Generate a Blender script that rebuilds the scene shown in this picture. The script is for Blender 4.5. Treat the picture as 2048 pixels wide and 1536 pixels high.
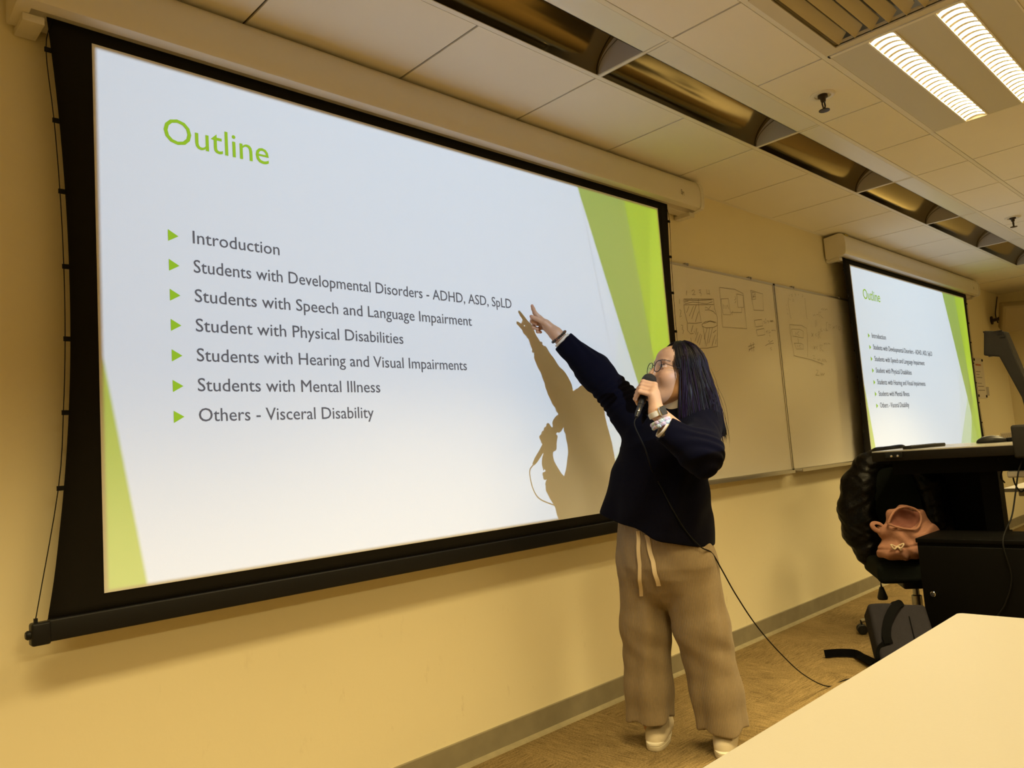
import bpy, bmesh, math, random
import numpy as np
from mathutils import Vector, Matrix
random.seed(7); np.random.seed(7)
scene = bpy.context.scene
for _o in list(bpy.data.objects): bpy.data.objects.remove(_o)
COL = scene.collection

# ------------------------------------------------------------------ camera
cam_data = bpy.data.cameras.new('camera'); cam = bpy.data.objects.new('camera', cam_data); COL.objects.link(cam)
FPX, PITCH, ROLL, YAW = 1544.0744, 0.0951821, -0.0736467, 0.7726184
CAM = Vector((-4.0656204, -2.2899304, 1.1027036))
_fw = Vector((math.sin(YAW)*math.cos(PITCH), math.cos(YAW)*math.cos(PITCH), math.sin(PITCH)))
_rt = Vector((math.cos(YAW), -math.sin(YAW), 0)); _up = _rt.cross(_fw)
_c, _s = math.cos(ROLL), math.sin(ROLL)
_r2 = _rt*_c + _up*_s; _u2 = _up*_c - _rt*_s
_m = Matrix((_r2, _u2, -_fw)).transposed().to_4x4(); _m.translation = CAM
cam.matrix_world = _m
cam_data.sensor_fit = 'HORIZONTAL'; cam_data.sensor_width = 36.0
cam_data.lens = FPX/2048*36.0; cam_data.clip_start = 0.05
scene.camera = cam

# ------------------------------------------------------------------ view
scene.view_settings.view_transform = 'Standard'; scene.view_settings.look = 'None'
scene.view_settings.gamma = 1.0; scene.view_settings.use_curve_mapping = False
scene.view_settings.exposure = 0.0

# ------------------------------------------------------------------ world: faint light of the closed room
world = bpy.data.worlds.new('room_air'); scene.world = world; world.use_nodes = True
world.node_tree.nodes['Background'].inputs[0].default_value = (1.0, .74, .36, 1)
world.node_tree.nodes['Background'].inputs[1].default_value = 0.02

# ------------------------------------------------------------------ ceiling lamps (rows of recessed fixtures, out of view, one of them added)
WARM = (1.0, .78, .37)
def area_lamp(x, y, z, sx, sy, watts, spread):
    d = bpy.data.lights.new('ceiling_lamp_light', 'AREA'); d.shape = 'RECTANGLE'; d.size = sx; d.size_y = sy
    d.energy = watts; d.color = WARM; d.spread = math.radians(spread)   # louvres cut the light off at the side
    o = bpy.data.objects.new('ceiling_lamp_light', d); COL.objects.link(o); o.location = (x, y, z)
    return o
for (lx, ly, w, sp) in ((-4.2, -1.5, 28, 105), (-2.4, -1.5, 27, 105), (1.8, -1.5, 45, 105), (-3.6, -3.9, 75, 150), (-.6, -3.9, 56, 150), (5.0, -2.6, 42, 150)):  # unseen; the one beside the vent is added to brighten the lower wall
    area_lamp(lx, ly, 2.50, 1.1, .32, w, sp)

# ------------------------------------------------------------------ projectors: the slide's white field and green shapes are light
PICX0, PICX1, PICZ0, PICZ1 = -3.428, -.813, .842, 2.303       # picture on the big screen (plane Y = -.1)
DX2 = 4.99                                                     # second screen: same picture further along the wall
def projector_light(px, dx, watts, colr):
    P = Vector((px, -4.9, 2.30))
    d = bpy.data.lights.new('projector_light', 'SPOT'); d.energy = watts; d.spot_size = math.radians(52); d.spot_blend = 0
    d.shadow_soft_size = .006; d.color = colr
    o = bpy.data.objects.new('projector_light', d); COL.objects.link(o); o.location = P
    o.rotation_euler = (math.radians(90), 0, 0)                # -Z of the lamp along +Y
    d.use_nodes = True; nt = d.node_tree; N = nt.nodes; L = nt.links
    for n in list(N): N.remove(n)
    def node(t, **k):
        n = N.new(t)
        for a, b in k.items(): setattr(n, a, b)
        return n
    def math_(op, a, b=None):
        n = node('ShaderNodeMath', operation=op)
        for i, v in enumerate((a, b)):
            if v is None: continue
            if isinstance(v, (int, float)): n.inputs[i].default_value = v
            else: L.new(v, n.inputs[i])
        return n.outputs[0]
    tc = node('ShaderNodeTexCoord'); sp = node('ShaderNodeSeparateXYZ'); L.new(tc.outputs['Normal'], sp.inputs[0])
    D = 4.8; nz = math_('ABSOLUTE', sp.outputs[2])
    U = math_('DIVIDE', math_('ADD', math_('MULTIPLY', math_('DIVIDE', sp.outputs[0], nz), D), P.x - dx - PICX0), PICX1-PICX0)   # 0..1 left to right
    V = math_('DIVIDE', math_('SUBTRACT', PICZ1 - P.z, math_('MULTIPLY', math_('DIVIDE', sp.outputs[1], nz), D)), PICZ1-PICZ0)   # 0..1 top to bottom
    col = None
    W, H = 12192000., 6858000.
    def lin(h): return tuple(((int(h[i:i+2], 16)/255+.055)/1.055)**2.4 if int(h[i:i+2], 16) > 10 else int(h[i:i+2],16)/255/12.92 for i in (0, 2, 4)) + (1,)
    # (top x, bottom x, top y or None, bottom y, colour, opacity): everything right of the slanted line
    SH = [(11227008, 9181476, 0, 1, 'C0E070', .10), (9603442, 10805497, 0, 1, 'D0F090', .04), ('T', 8932333, 3048000, 1, 'B0E040', .45),
          (9334500, 11808065, 0, 1, '80B838', .97), (11918465, 10898730, 0, 1, '6CA428', .55), (10938999, 12048381, 0, 1, 'ACDC00', .97), ('B', 11918465, 10898730, 10938999, 12048381, 'C8F400', .75),
          ('T', 10371666, 3589867, 1, '90D000', .70)]
    mixprev = node('ShaderNodeRGB'); mixprev.outputs[0].default_value = (1, 1, 1, 1); cur = mixprev.outputs[0]
    def over(cur, mask, colr, a):
        m = node('ShaderNodeMix', data_type='RGBA'); L.new(math_('MULTIPLY', mask, a), m.inputs[0])
        L.new(cur, m.inputs[6]); m.inputs[7].default_value = lin(colr); return m.outputs[2]
    # thin grey theme line
    ln = math_('LESS_THAN', math_('ABSOLUTE', math_('SUBTRACT', U, math_('ADD', math_('MULTIPLY', V, (10590212-9371012)/W), 9371012/W))), .0006)
    cur = over(cur, ln, 'A8ACA8', .6)
    ln2 = math_('MULTIPLY', math_('LESS_THAN', math_('ABSOLUTE', math_('SUBTRACT', V, math_('ADD', math_('MULTIPLY', U, -(6858000-3681413)/H/((12188825-7425267)/W)), (6858000+(6858000-3681413)*7425267/4763558)/H))), .0009), math_('GREATER_THAN', U, .60))
    cur = over(cur, ln2, 'C0C4C0', .5)
    for s in SH:
        if s[0] == 'B':          # lighter where two of the slanted shapes overlap
            e1 = math_('ADD', math_('MULTIPLY', V, (s[2]-s[1])/W), s[1]/W); e2 = math_('ADD', math_('MULTIPLY', V, (s[4]-s[3])/W), s[3]/W)
            cur = over(cur, math_('MULTIPLY', math_('GREATER_THAN', U, e1), math_('GREATER_THAN', U, e2)), s[5], s[6]); continue
        if s[0] == 'T':          # right-angled triangle: apex at the right edge, base along the bottom
            xb, yt = s[1]/W, s[2]/H
            edge = math_('ADD', math_('MULTIPLY', V, -(1-xb)/(1-yt)), 1 + yt*(1-xb)/(1-yt))
        else:
            x0, x1 = s[0]/W, s[1]/W; edge = math_('ADD', math_('MULTIPLY', V, x1-x0), x0)
        cur = over(cur, math_('GREATER_THAN', U, edge), s[4], s[5])
    yt, xb = 4013200/H, 448733/W
    edge = math_('MULTIPLY', math_('SUBTRACT', V, yt), xb/(1-yt))
    cur = over(cur, math_('LESS_THAN', U, edge), '90C800', .97)
    mask = math_('MULTIPLY', math_('MULTIPLY', math_('GREATER_THAN', U, 0.0), math_('LESS_THAN', U, 1.0)), math_('MULTIPLY', math_('GREATER_THAN', V, 0.0), math_('LESS_THAN', V, 1.0)))
    em = node('ShaderNodeEmission'); L.new(cur, em.inputs[0]); L.new(mask, em.inputs[1])
    out = node('ShaderNodeOutputLight'); L.new(em.outputs[0], out.inputs[0])
    return o
projector_light(-2.12, 0, 810, (.56, .76, 1.0))
projector_light(-2.12+DX2, DX2, 858, (.60, .80, 1.0))

# ------------------------------------------------------------------ materials
MATS = {}
def mat(name, color, rough=.6, metal=0.0, spec=.4, noise=0.0, nscale=8.0, bump=0.0, bscale=60.0, emit=None, estr=0.0, coat=0.0, alpha=None, sheen=0.0, attr=None, transm=0.0):
    m = bpy.data.materials.new(name); m.use_nodes = True; nt = m.node_tree; N = nt.nodes; L = nt.links
    b = N['Principled BSDF']
    b.inputs['Base Color'].default_value = (*color, 1); b.inputs['Roughness'].default_value = rough
    b.inputs['Metallic'].default_value = metal; b.inputs['Specular IOR Level'].default_value = spec
    b.inputs['Coat Weight'].default_value = coat; b.inputs['Sheen Weight'].default_value = sheen
    b.inputs['Transmission Weight'].default_value = transm
    if alpha is not None: b.inputs['Alpha'].default_value = alpha
    tc = N.new('ShaderNodeTexCoord')
    if attr:
        a = N.new('ShaderNodeAttribute'); a.attribute_name = attr; L.new(a.outputs['Color'], b.inputs['Base Color'])
    elif noise > 0:
        n = N.new('ShaderNodeTexNoise'); n.inputs['Scale'].default_value = nscale; n.inputs['Detail'].default_value = 5
        L.new(tc.outputs['Object'], n.inputs['Vector'])
        mx = N.new('ShaderNodeMix'); mx.data_type = 'RGBA'
        mx.inputs[6].default_value = (*[c*(1-noise) for c in color], 1); mx.inputs[7].default_value = (*[min(1, c*(1+noise)) for c in color], 1)
        L.new(n.outputs[0], mx.inputs[0]); L.new(mx.outputs[2], b.inputs['Base Color'])
    if bump > 0:
        n2 = N.new('ShaderNodeTexNoise'); n2.inputs['Scale'].default_value = bscale; n2.inputs['Detail'].default_value = 3
        L.new(tc.outputs['Object'], n2.inputs['Vector'])
        bp = N.new('ShaderNodeBump'); bp.inputs['Strength'].default_value = bump; bp.inputs['Distance'].default_value = .01
        L.new(n2.outputs[0], bp.inputs['Height']); L.new(bp.outputs[0], b.inputs['Normal'])
    if emit:
        b.inputs['Emission Color'].default_value = (*emit, 1); b.inputs['Emission Strength'].default_value = estr
    MATS[name] = m
    return m

mat('wall_paint', (.86, .78, .53), .55, noise=.04, nscale=1.6, bump=.05, bscale=45)
mat('ceiling_tile', (.86, .82, .72), .8, noise=.03, nscale=3, bump=.03, bscale=200)
mat('t_bar', (.80, .77, .68), .5)
mat('gap_dark', (.10, .09, .07), .8)
mat('plaster', (.80, .75, .60), .8, noise=.03)
mat('baseboard', (.27, .235, .155), .5, noise=.22, nscale=14)
mat('caulk', (.34, .29, .17), .7, noise=.2, nscale=30)
mat('white_metal', (.76, .72, .62), .32, spec=.5)
mat('casing_dark', (.06, .055, .05), .6)
mat('screen_white', (.80, .80, .79), .85, spec=.1, bump=.02, bscale=300)
mat('screen_black', (.011, .0095, .0075), .8, spec=.1)
mat('bar_black', (.008, .008, .009), .45, spec=.25)
mat('cord_black', (.006, .006, .006), .6, spec=.12)
mat('slide_grey', (.135, .125, .13), .85, spec=.1)  # dark projected words, put into pigment
mat('slide_green', (.36, .58, .025), .85, spec=.1)  # green projected title and bullets, their light put into pigment
mat('alu', (.55, .53, .48), .35, metal=.85)
mat('board', (.80, .76, .66), .22, spec=.5, bump=.04, bscale=3)
mat('marker', (.16, .13, .10), .7)
mat('marker_faint', (.30, .265, .19), .7)
mat('trough_gold', (.31, .245, .12), .13, metal=.92)
mat('trough_strip', (.78, .78, .74), .35)
mat('trough_plate', (.50, .47, .42), .45)
mat('black_plastic', (.006, .006, .006), .45, spec=.3)
mat('black_laminate', (.0028, .0026, .0024), .6, spec=.06)
mat('desk_top', (.40, .38, .33), .25, spec=.5)
mat('desk_edge', (.008, .0062, .0042), .55, spec=.15)
mat('grey_plastic', (.017, .016, .0145), .6, spec=.15)
mat('speaker_cream', (.46, .38, .22), .8)
mat('pale_plastic', (.45, .42, .37), .5)
mat('table_top', (.315, .295, .262), .45, noise=.015, nscale=180, bump=.02, bscale=300)
mat('table_edge', (.10, .075, .04), .6)
mat('steel', (.45, .44, .42), .35, metal=.9)
mat('chrome', (.75, .74, .72), .12, metal=1.0)
mat('chair_fabric', (.0065, .0085, .0068), .9, spec=.1, bump=.1, bscale=300)
mat('jacket', (.0026, .0022, .0022), .38, spec=.17, bump=.35, bscale=38)
mat('pink_cloth', (.34, .165, .112), .9, noise=.12, nscale=14, bump=.35, bscale=32)
mat('pink_inside', (.19, .07, .05), .9)  # same cloth darkened: shade inside the open top put into the colour
mat('bow_cloth', (.60, .48, .34), .8)
mat('pack_cloth', (.020, .0185, .023), .9, spec=.1, noise=.15, nscale=25, bump=.15, bscale=260)
mat('pack_black', (.0018, .0018, .002), .8, spec=.06)
mat('tag_white', (.6, .58, .55), .6)
mat('paper', (.72, .66, .55), .6)
mat('ink', (.22, .19, .15), .7)
mat('ink_red', (.45, .16, .08), .7)
mat('sticker_yellow', (.55, .42, .03), .5)
mat('lamp_glow', (.9, .85, .75), .5, emit=(1.0, .82, .52), estr=3.0)
mat('louvre', (.85, .82, .76), .3, spec=.6)
mat('fixture_panel', (.62, .60, .52), .5)
mat('vent', (.66, .60, .45), .5)
mat('brass_dark', (.05, .035, .022), .4, metal=.6)
mat('skin', (.6, .4, .3), .48, spec=.35, attr='tint')
mat('hair', (.0045, .0030, .0034), .46, spec=.20)
mat('hair_purple', (.011, .0030, .021), .46, spec=.18)
mat('sweater', (.0030, .0030, .0078), .95, spec=.04, sheen=.02, bump=.12, bscale=500)
mat('cream_knit', (.66, .58, .46), .85, bump=.2, bscale=400)
mat('shoe_canvas', (.60, .52, .38), .85, bump=.12, bscale=500)
mat('shoe_rubber', (.74, .68, .54), .6)
mat('drawstring', (.64, .53, .37), .85)
mat('glasses_rim', (.012, .010, .018), .25)
mat('lens', (.93, .90, .97), .03, alpha=.16, spec=.8)
mat('watch_band', (.66, .61, .50), .6)
mat('watch_glass', (.008, .008, .009), .25, spec=.3)
mat('bead', (.012, .010, .008), .15, spec=.7)
mat('bead_brown', (.10, .03, .015), .2, spec=.7)
mat('scrunchie_lilac', (.50, .42, .55), .8)
mat('scrunchie_blue', (.45, .55, .58), .8)
mat('mic_black', (.012, .012, .012), .35)
mat('mic_grille', (.013, .013, .014), .55, metal=.2, bump=.6, bscale=500)

def carpet_material():
    m = bpy.data.materials.new('carpet'); m.use_nodes = True; nt = m.node_tree; N = nt.nodes; L = nt.links
    b = N['Principled BSDF']; b.inputs['Roughness'].default_value = .95; b.inputs['Specular IOR Level'].default_value = .1
    tc = N.new('ShaderNodeTexCoord')
    ch = N.new('ShaderNodeTexChecker'); ch.inputs['Scale'].default_value = 2.0; L.new(tc.outputs['Object'], ch.inputs['Vector'])
    ws = []
    for ax, rz in ((0, .05), (1, -.05)):
        mp = N.new('ShaderNodeMapping'); mp.inputs['Rotation'].default_value = (0, 0, rz)
        mp.inputs['Scale'].default_value = (12, 150, 1) if ax == 0 else (150, 12, 1)
        L.new(tc.outputs['Object'], mp.inputs['Vector'])
        n = N.new('ShaderNodeTexNoise'); n.inputs['Scale'].default_value = 1.0; n.inputs['Detail'].default_value = 3
        L.new(mp.outputs[0], n.inputs['Vector']); ws.append(n)
    mx = N.new('ShaderNodeMix'); mx.data_type = 'FLOAT'; L.new(ch.outputs['Fac'], mx.inputs[0]); L.new(ws[0].outputs[0], mx.inputs[2]); L.new(ws[1].outputs[0], mx.inputs[3])
    fine = N.new('ShaderNodeTexNoise'); fine.inputs['Scale'].default_value = 170; fine.inputs['Detail'].default_value = 2; L.new(tc.outputs['Object'], fine.inputs['Vector'])
    big = N.new('ShaderNodeTexNoise'); big.inputs['Scale'].default_value = 3.5; big.inputs['Detail'].default_value = 4; L.new(tc.outputs['Object'], big.inputs['Vector'])
    a1 = N.new('ShaderNodeMath'); a1.operation = 'ADD'; L.new(mx.outputs[0], a1.inputs[0]); L.new(fine.outputs[0], a1.inputs[1])
    a2 = N.new('ShaderNodeMath'); a2.operation = 'MULTIPLY_ADD'; L.new(big.outputs[0], a2.inputs[0]); a2.inputs[1].default_value = .5; L.new(a1.outputs[0], a2.inputs[2])
    rp = N.new('ShaderNodeValToRGB'); rp.color_ramp.elements[0].position = .95/2; rp.color_ramp.elements[0].color = (.115, .078, .031, 1)
    rp.color_ramp.elements[1].position = 1.55/2; rp.color_ramp.elements[1].color = (.33, .235, .105, 1)
    hf = N.new('ShaderNodeMath'); hf.operation = 'MULTIPLY'; hf.inputs[1].default_value = .5; L.new(a2.outputs[0], hf.inputs[0]); L.new(hf.outputs[0], rp.inputs[0])
    L.new(rp.outputs[0], b.inputs['Base Color'])
    bp = N.new('ShaderNodeBump'); bp.inputs['Strength'].default_value = .35; bp.inputs['Distance'].default_value = .006; L.new(a1.outputs[0], bp.inputs['Height']); L.new(bp.outputs[0], b.inputs['Normal'])
    MATS['carpet'] = m
carpet_material()
def wall_scuffs():          # faint scuff marks low on the painted wall
    m = MATS['wall_paint']; nt = m.node_tree; N = nt.nodes; L = nt.links; b = N['Principled BSDF']
    src = b.inputs['Base Color'].links[0].from_socket
    tc = N.new('ShaderNodeTexCoord'); mp = N.new('ShaderNodeMapping'); mp.inputs['Scale'].default_value = (16, 1, 6.5); L.new(tc.outputs['Object'], mp.inputs['Vector'])
    n = N.new('ShaderNodeTexNoise'); n.inputs['Scale'].default_value = 1.0; n.inputs['Detail'].default_value = 5; n.inputs['Roughness'].default_value = .7; L.new(mp.outputs[0], n.inputs['Vector'])
    rp = N.new('ShaderNodeValToRGB'); rp.color_ramp.elements[0].position = .62; rp.color_ramp.elements[0].color = (0, 0, 0, 1); rp.color_ramp.elements[1].position = .80; rp.color_ramp.elements[1].color = (1, 1, 1, 1)
    L.new(n.outputs[0], rp.inputs[0])
    sp = N.new('ShaderNodeSeparateXYZ'); L.new(tc.outputs['Object'], sp.inputs[0])
    mr = N.new('ShaderNodeMapRange'); mr.inputs[1].default_value = .85; mr.inputs[2].default_value = .25; mr.inputs[3].default_value = 0; mr.inputs[4].default_value = .5; L.new(sp.outputs[2], mr.inputs[0])
    mu = N.new('ShaderNodeMath'); mu.operation = 'MULTIPLY'; L.new(rp.outputs[0], mu.inputs[0]); L.new(mr.outputs[0], mu.inputs[1])
    mx = N.new('ShaderNodeMix'); mx.data_type = 'RGBA'; L.new(mu.outputs[0], mx.inputs[0]); L.new(src, mx.inputs[6]); mx.inputs[7].default_value = (.52, .42, .24, 1)
    L.new(mx.outputs[2], b.inputs['Base Color'])
wall_scuffs()
def cloth_ribs():           # fine vertical ribs of the trouser knit
    m = mat('trouser_knit', (.245, .185, .112), .9, spec=.12, noise=.10, nscale=60, sheen=.1); nt = m.node_tree; N = nt.nodes; L = nt.links; b = N['Principled BSDF']
    tc = N.new('ShaderNodeTexCoord'); mp = N.new('ShaderNodeMapping'); mp.inputs['Rotation'].default_value = (0, 0, math.radians(55)); L.new(tc.outputs['Object'], mp.inputs['Vector'])
    w = N.new('ShaderNodeTexWave'); w.inputs['Scale'].default_value = 55; w.inputs['Distortion'].default_value = 1.2; w.inputs['Detail Scale'].default_value = 2.0; L.new(mp.outputs[0], w.inputs['Vector'])
    bp = N.new('ShaderNodeBump'); bp.inputs['Strength'].default_value = .30; bp.inputs['Distance'].default_value = .004; L.new(w.outputs[1], bp.inputs['Height']); L.new(bp.outputs[0], b.inputs['Normal'])
cloth_ribs()

# ------------------------------------------------------------------ mesh helpers (world coordinates in, stored relative to the parent)
def origin_of(o):
    v = Vector((0, 0, 0))
    while o is not None: v += o.location; o = o.parent
    return v
def obj(name, verts, faces, m, parent=None, smooth=False, base=None, mats=None, fmat=None):
    me = bpy.data.meshes.new(name)
    V = np.asarray(verts, float).reshape(-1, 3)
    org = np.array(origin_of(parent)) if parent is not None else np.array(base if base is not None else (0, 0, 0), float)
    me.from_pydata((V-org).tolist(), [], [list(f) for f in faces])
    for mm in (mats or [m]): me.materials.append(MATS[mm])
    if fmat is not None: me.polygons.foreach_set('material_index', np.asarray(fmat, np.int32))
    if smooth: me.polygons.foreach_set('use_smooth', np.ones(len(me.polygons), bool))
    me.update()
    o = bpy.data.objects.new(name, me); COL.objects.link(o)
    if parent is not None: o.parent = parent
    else: o.location = org
    return o
def empty(name, loc, label, cat, group=None):
    o = bpy.data.objects.new(name, None); COL.objects.link(o); o.location = loc; o.empty_display_size = .1
    tag(o, label, cat, group); return o
def tag(o, label, cat, group=None):
    o['label'] = label; o['category'] = cat
    if group: o['group'] = group
    return o
def struct(o): o['kind'] = 'structure'; return o
class MB:
    def __init__(s): s.v = []; s.f = []; s.mi = []
    def add(s, V, F, mi=0):
        n = len(s.v); s.v += [tuple(v) for v in V]; s.f += [tuple(i+n for i in f) for f in F]; s.mi += [mi]*len(F); return s
    def box(s, a, b, mi=0):
        (x0, y0, z0), (x1, y1, z1) = a, b
        V = [(x0,y0,z0),(x1,y0,z0),(x1,y1,z0),(x0,y1,z0),(x0,y0,z1),(x1,y0,z1),(x1,y1,z1),(x0,y1,z1)]
        return s.add(V, [(3,2,1,0),(4,5,6,7),(0,1,5,4),(1,2,6,5),(2,3,7,6),(3,0,4,7)], mi)
    def bbox(s, a, b, r, mi=0, seg=3):      # box with rounded edges
        bm = bmesh.new(); bmesh.ops.create_cube(bm, size=1)
        c = [(a[i]+b[i])/2 for i in range(3)]; d = [abs(b[i]-a[i]) for i in range(3)]
        for v in bm.verts: v.co = Vector((c[0]+v.co.x*d[0], c[1]+v.co.y*d[1], c[2]+v.co.z*d[2]))
        bmesh.ops.bevel(bm, geom=bm.edges[:], offset=min(r, min(d)*.49), segments=seg, affect='EDGES', profile=.5)
        bm.verts.index_update(); s.add([v.co[:] for v in bm.verts], [[v.index for v in f.verts] for f in bm.faces], mi); bm.free(); return s
    def obox(s, c, ax, d, r=0.0, mi=0):     # oriented box: axes ax (3 vectors), full sizes d
        bm = bmesh.new(); bmesh.ops.create_cube(bm, size=1)
        for v in bm.verts: v.co = Vector((v.co.x*d[0], v.co.y*d[1], v.co.z*d[2]))
        if r: bmesh.ops.bevel(bm, geom=bm.edges[:], offset=r, segments=3, affect='EDGES', profile=.5)
        A = [Vector(a).normalized() for a in ax]; c = Vector(c)
        for v in bm.verts: v.co = c + A[0]*v.co.x + A[1]*v.co.y + A[2]*v.co.z
        bm.verts.index_update(); s.add([v.co[:] for v in bm.verts], [[v.index for v in f.verts] for f in bm.faces], mi); bm.free(); return s
    def tube(s, pts, r, n=8, mi=0, caps=True, flat=1.0, up=(0, 0, 1)):
        P = np.asarray(pts, float); R = np.broadcast_to(np.asarray(r, float), (len(P),))
        T = np.gradient(P, axis=0); T /= np.linalg.norm(T, axis=1)[:, None]+1e-12
        u = np.asarray(up, float); rings = []
        a = np.cross(T[0], u)
        if np.linalg.norm(a) < 1e-3: a = np.cross(T[0], (1, 0.1, 0))
        a /= np.linalg.norm(a)
        for i in range(len(P)):
            a = a - T[i]*(a@T[i]); a /= np.linalg.norm(a)+1e-12; b = np.cross(T[i], a)
            for k in range(n):
                th = 2*math.pi*k/n; rings.append(P[i]+R[i]*(math.cos(th)*a+math.sin(th)*b*flat))
        F = []
        for i in range(len(P)-1):
            for k in range(n): F.append((i*n+k, i*n+(k+1) % n, (i+1)*n+(k+1) % n, (i+1)*n+k))
        if caps: F += [tuple(range(n-1, -1, -1)), tuple((len(P)-1)*n+k for k in range(n))]
        return s.add(rings, F, mi)
    def lathe(s, o, axis, prof, n=24, mi=0):   # prof: (distance along axis, radius)
        ax = np.asarray(axis, float); ax /= np.linalg.norm(ax); o = np.asarray(o, float)
        a = np.cross(ax, (0, 0, 1) if abs(ax[2]) < .9 else (1, 0, 0)); a /= np.linalg.norm(a); b = np.cross(ax, a)
        V = []
        for (t, r) in prof:
            for k in range(n):
                th = 2*math.pi*k/n; V.append(o+ax*t+max(r, 1e-5)*(math.cos(th)*a+math.sin(th)*b))
        F = [(i*n+k, i*n+(k+1) % n, (i+1)*n+(k+1) % n, (i+1)*n+k) for i in range(len(prof)-1) for k in range(n)]
        F += [tuple(range(n-1, -1, -1)), tuple((len(prof)-1)*n+k for k in range(n))]
        return s.add(V, F, mi)
    def prism(s, poly, axis, a, b, mi=0):      # polygon extruded along axis 'x','y' or 'z'; poly in the other two coordinates
        def P(u, v, w): return {'x': (w, u, v), 'y': (u, w, v), 'z': (u, v, w)}[axis]
        n = len(poly); V = [P(u, v, a) for u, v in poly]+[P(u, v, b) for u, v in poly]
        F = [tuple(range(n)), tuple(range(2*n-1, n-1, -1))]+[((i+1) % n, i, n+i, n+(i+1) % n) for i in range(n)]
        return s.add(V, F, mi)
    def sphere(s, c, r, n=10, mi=0):
        r = np.broadcast_to(np.asarray(r, float), (3,)); V = []; m = n
        for i in range(1, m):
            ph = math.pi*i/m
            for k in range(2*n):
                th = math.pi*k/n; V.append((c[0]+r[0]*math.sin(ph)*math.cos(th), c[1]+r[1]*math.sin(ph)*math.sin(th), c[2]+r[2]*math.cos(ph)))
        t = len(V); V += [(c[0], c[1], c[2]+r[2]), (c[0], c[1], c[2]-r[2])]; w = 2*n
        F = [(i*w+k, (i+1)*w+k, (i+1)*w+(k+1) % w, i*w+(k+1) % w) for i in range(m-2) for k in range(w)]
        F += [(t, k, (k+1) % w) for k in range(w)]+[((m-2)*w+(k+1) % w, (m-2)*w+k, t+1) for k in range(w)]
        return s.add(V, F, mi)
    def build(s, name, m, parent=None, smooth=False, base=None, mats=None):
        o = obj(name, s.v, s.f, m, parent, smooth, base, mats, s.mi if mats else None)
        if smooth == 'auto':
            me = o.data; me.polygons.foreach_set('use_smooth', np.ones(len(me.polygons), bool)); me.set_sharp_from_angle(angle=math.radians(38))
        return o
def smooth_path(pts, n=8):          # Catmull-Rom through points
    P = [np.asarray(p, float) for p in pts]; P = [2*P[0]-P[1]]+P+[2*P[-1]-P[-2]]; out = []
    for i in range(1, len(P)-2):
        for k in range(n):
            t = k/n; a, b, c, d = P[i-1:i+3]
            out.append(.5*((2*b)+(-a+c)*t+(2*a-5*b+4*c-d)*t*t+(-a+3*b-3*c+d)*t**3))
    out.append(P[-2]); return np.array(out)

# ================================================================== the room
ZC = 2.5206
XL, XR, YB = -6.2, 5.85, -7.0
struct(MB().box((XL-.1, YB-.1, -.1), (XR+.1, .1, 0)).build('floor', 'carpet'))
struct(MB().box((XL-.1, 0, 0), (XR+.1, .1, ZC+.1)).build('wall_front', 'wall_paint'))
struct(MB().box((XR, YB, 0), (XR+.1, 0, ZC+.1)).build('wall_right', 'wall_paint'))
struct(MB().box((XL-.1, YB, 0), (XL, 0, ZC+.1)).build('wall_left', 'wall_paint'))
struct(MB().box((XL-.1, YB-.1, 0), (XR+.1, YB, ZC+.1)).build('wall_back', 'wall_paint'))
struct(MB().box((XL, -.012, .012), (XR, 0, .0934)).build('baseboard_front', 'baseboard'))
struct(MB().prism([(-.012, 0), (-.028, 0), (-.024, .006), (-.012, .014)], 'x', XL, XR).build('trim_1', 'caulk'))
struct(MB().box((XR-.012, YB, 0), (XR, -.03, .0934)).build('baseboard_right', 'baseboard'))

# ceiling: suspended tiles between flush bars, with openings for the lamps, the vent and the reflector troughs
R0, R1, R2 = -.5557, -.8853, -1.172
def ceiling():
    mb = MB(); TX = 4.85
    gx, gy, up = .0045, .0035, .010
    mb.box((XL, YB, ZC+.012), (XR, 0, ZC+.1), 1) if False else None
    # dark backing in strips that leave the recesses open
    rows = [(0, R0), (R0, R1), (R1, R2)]
    y = R2
    while y > YB+.05: rows.append((y, max(y-.6, YB))); y -= .6
    for ri, (ya, yb) in enumerate(rows):
        i = int(math.floor(XL/.6))
        while i*.6 < TX:
            x0, x1 = max(i*.6, XL), min((i+1)*.6, TX); i += 1
            xm = (x0+x1)/2
            if ri == 1 and xm > -4.2: continue                       # reflector troughs
            if ri == 3 and -1.8 < xm < 0: continue                   # vent and lamp
            wy = .012
            a0 = ya-(wy if ri else .003); b0 = yb+wy
            V = [(x0+gx, a0, ZC), (x1-gx, a0, ZC), (x1-gx, b0, ZC), (x0+gx, b0, ZC)]
            V += [(v[0], v[1], ZC+up) for v in V]
            mb.add(V, [(0, 3, 2, 1) if False else (0, 1, 2, 3), (4, 5, 1, 0), (5, 6, 2, 1), (6, 7, 3, 2), (7, 4, 0, 3)], 0)
            mb.add([(x0, ya, ZC+.006), (x1, ya, ZC+.006), (x1, yb, ZC+.006), (x0, yb, ZC+.006)], [(0, 1, 2, 3)], 2)
    for yb in [r[1] for r in rows[:-1]]:                              # flush main bars along the wall direction
        mb.box((XL, yb-.0095, ZC-.0005), (TX, yb+.0095, ZC+.012), 1)
    mb.box((XL, -.022, ZC-.001), (TX, 0, ZC+.012), 1)                 # wall angle
    mb.box((TX, YB, ZC-.004), (XR, 0, ZC+.02), 3)                     # plaster border along the right wall
    mb.box((XL, YB, ZC+.30), (XR, 0, ZC+.32), 2)                      # slab above
    return mb.build('ceiling', 'ceiling_tile', mats=['ceiling_tile', 't_bar', 'gap_dark', 'plaster'])
struct(ceiling())

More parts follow.
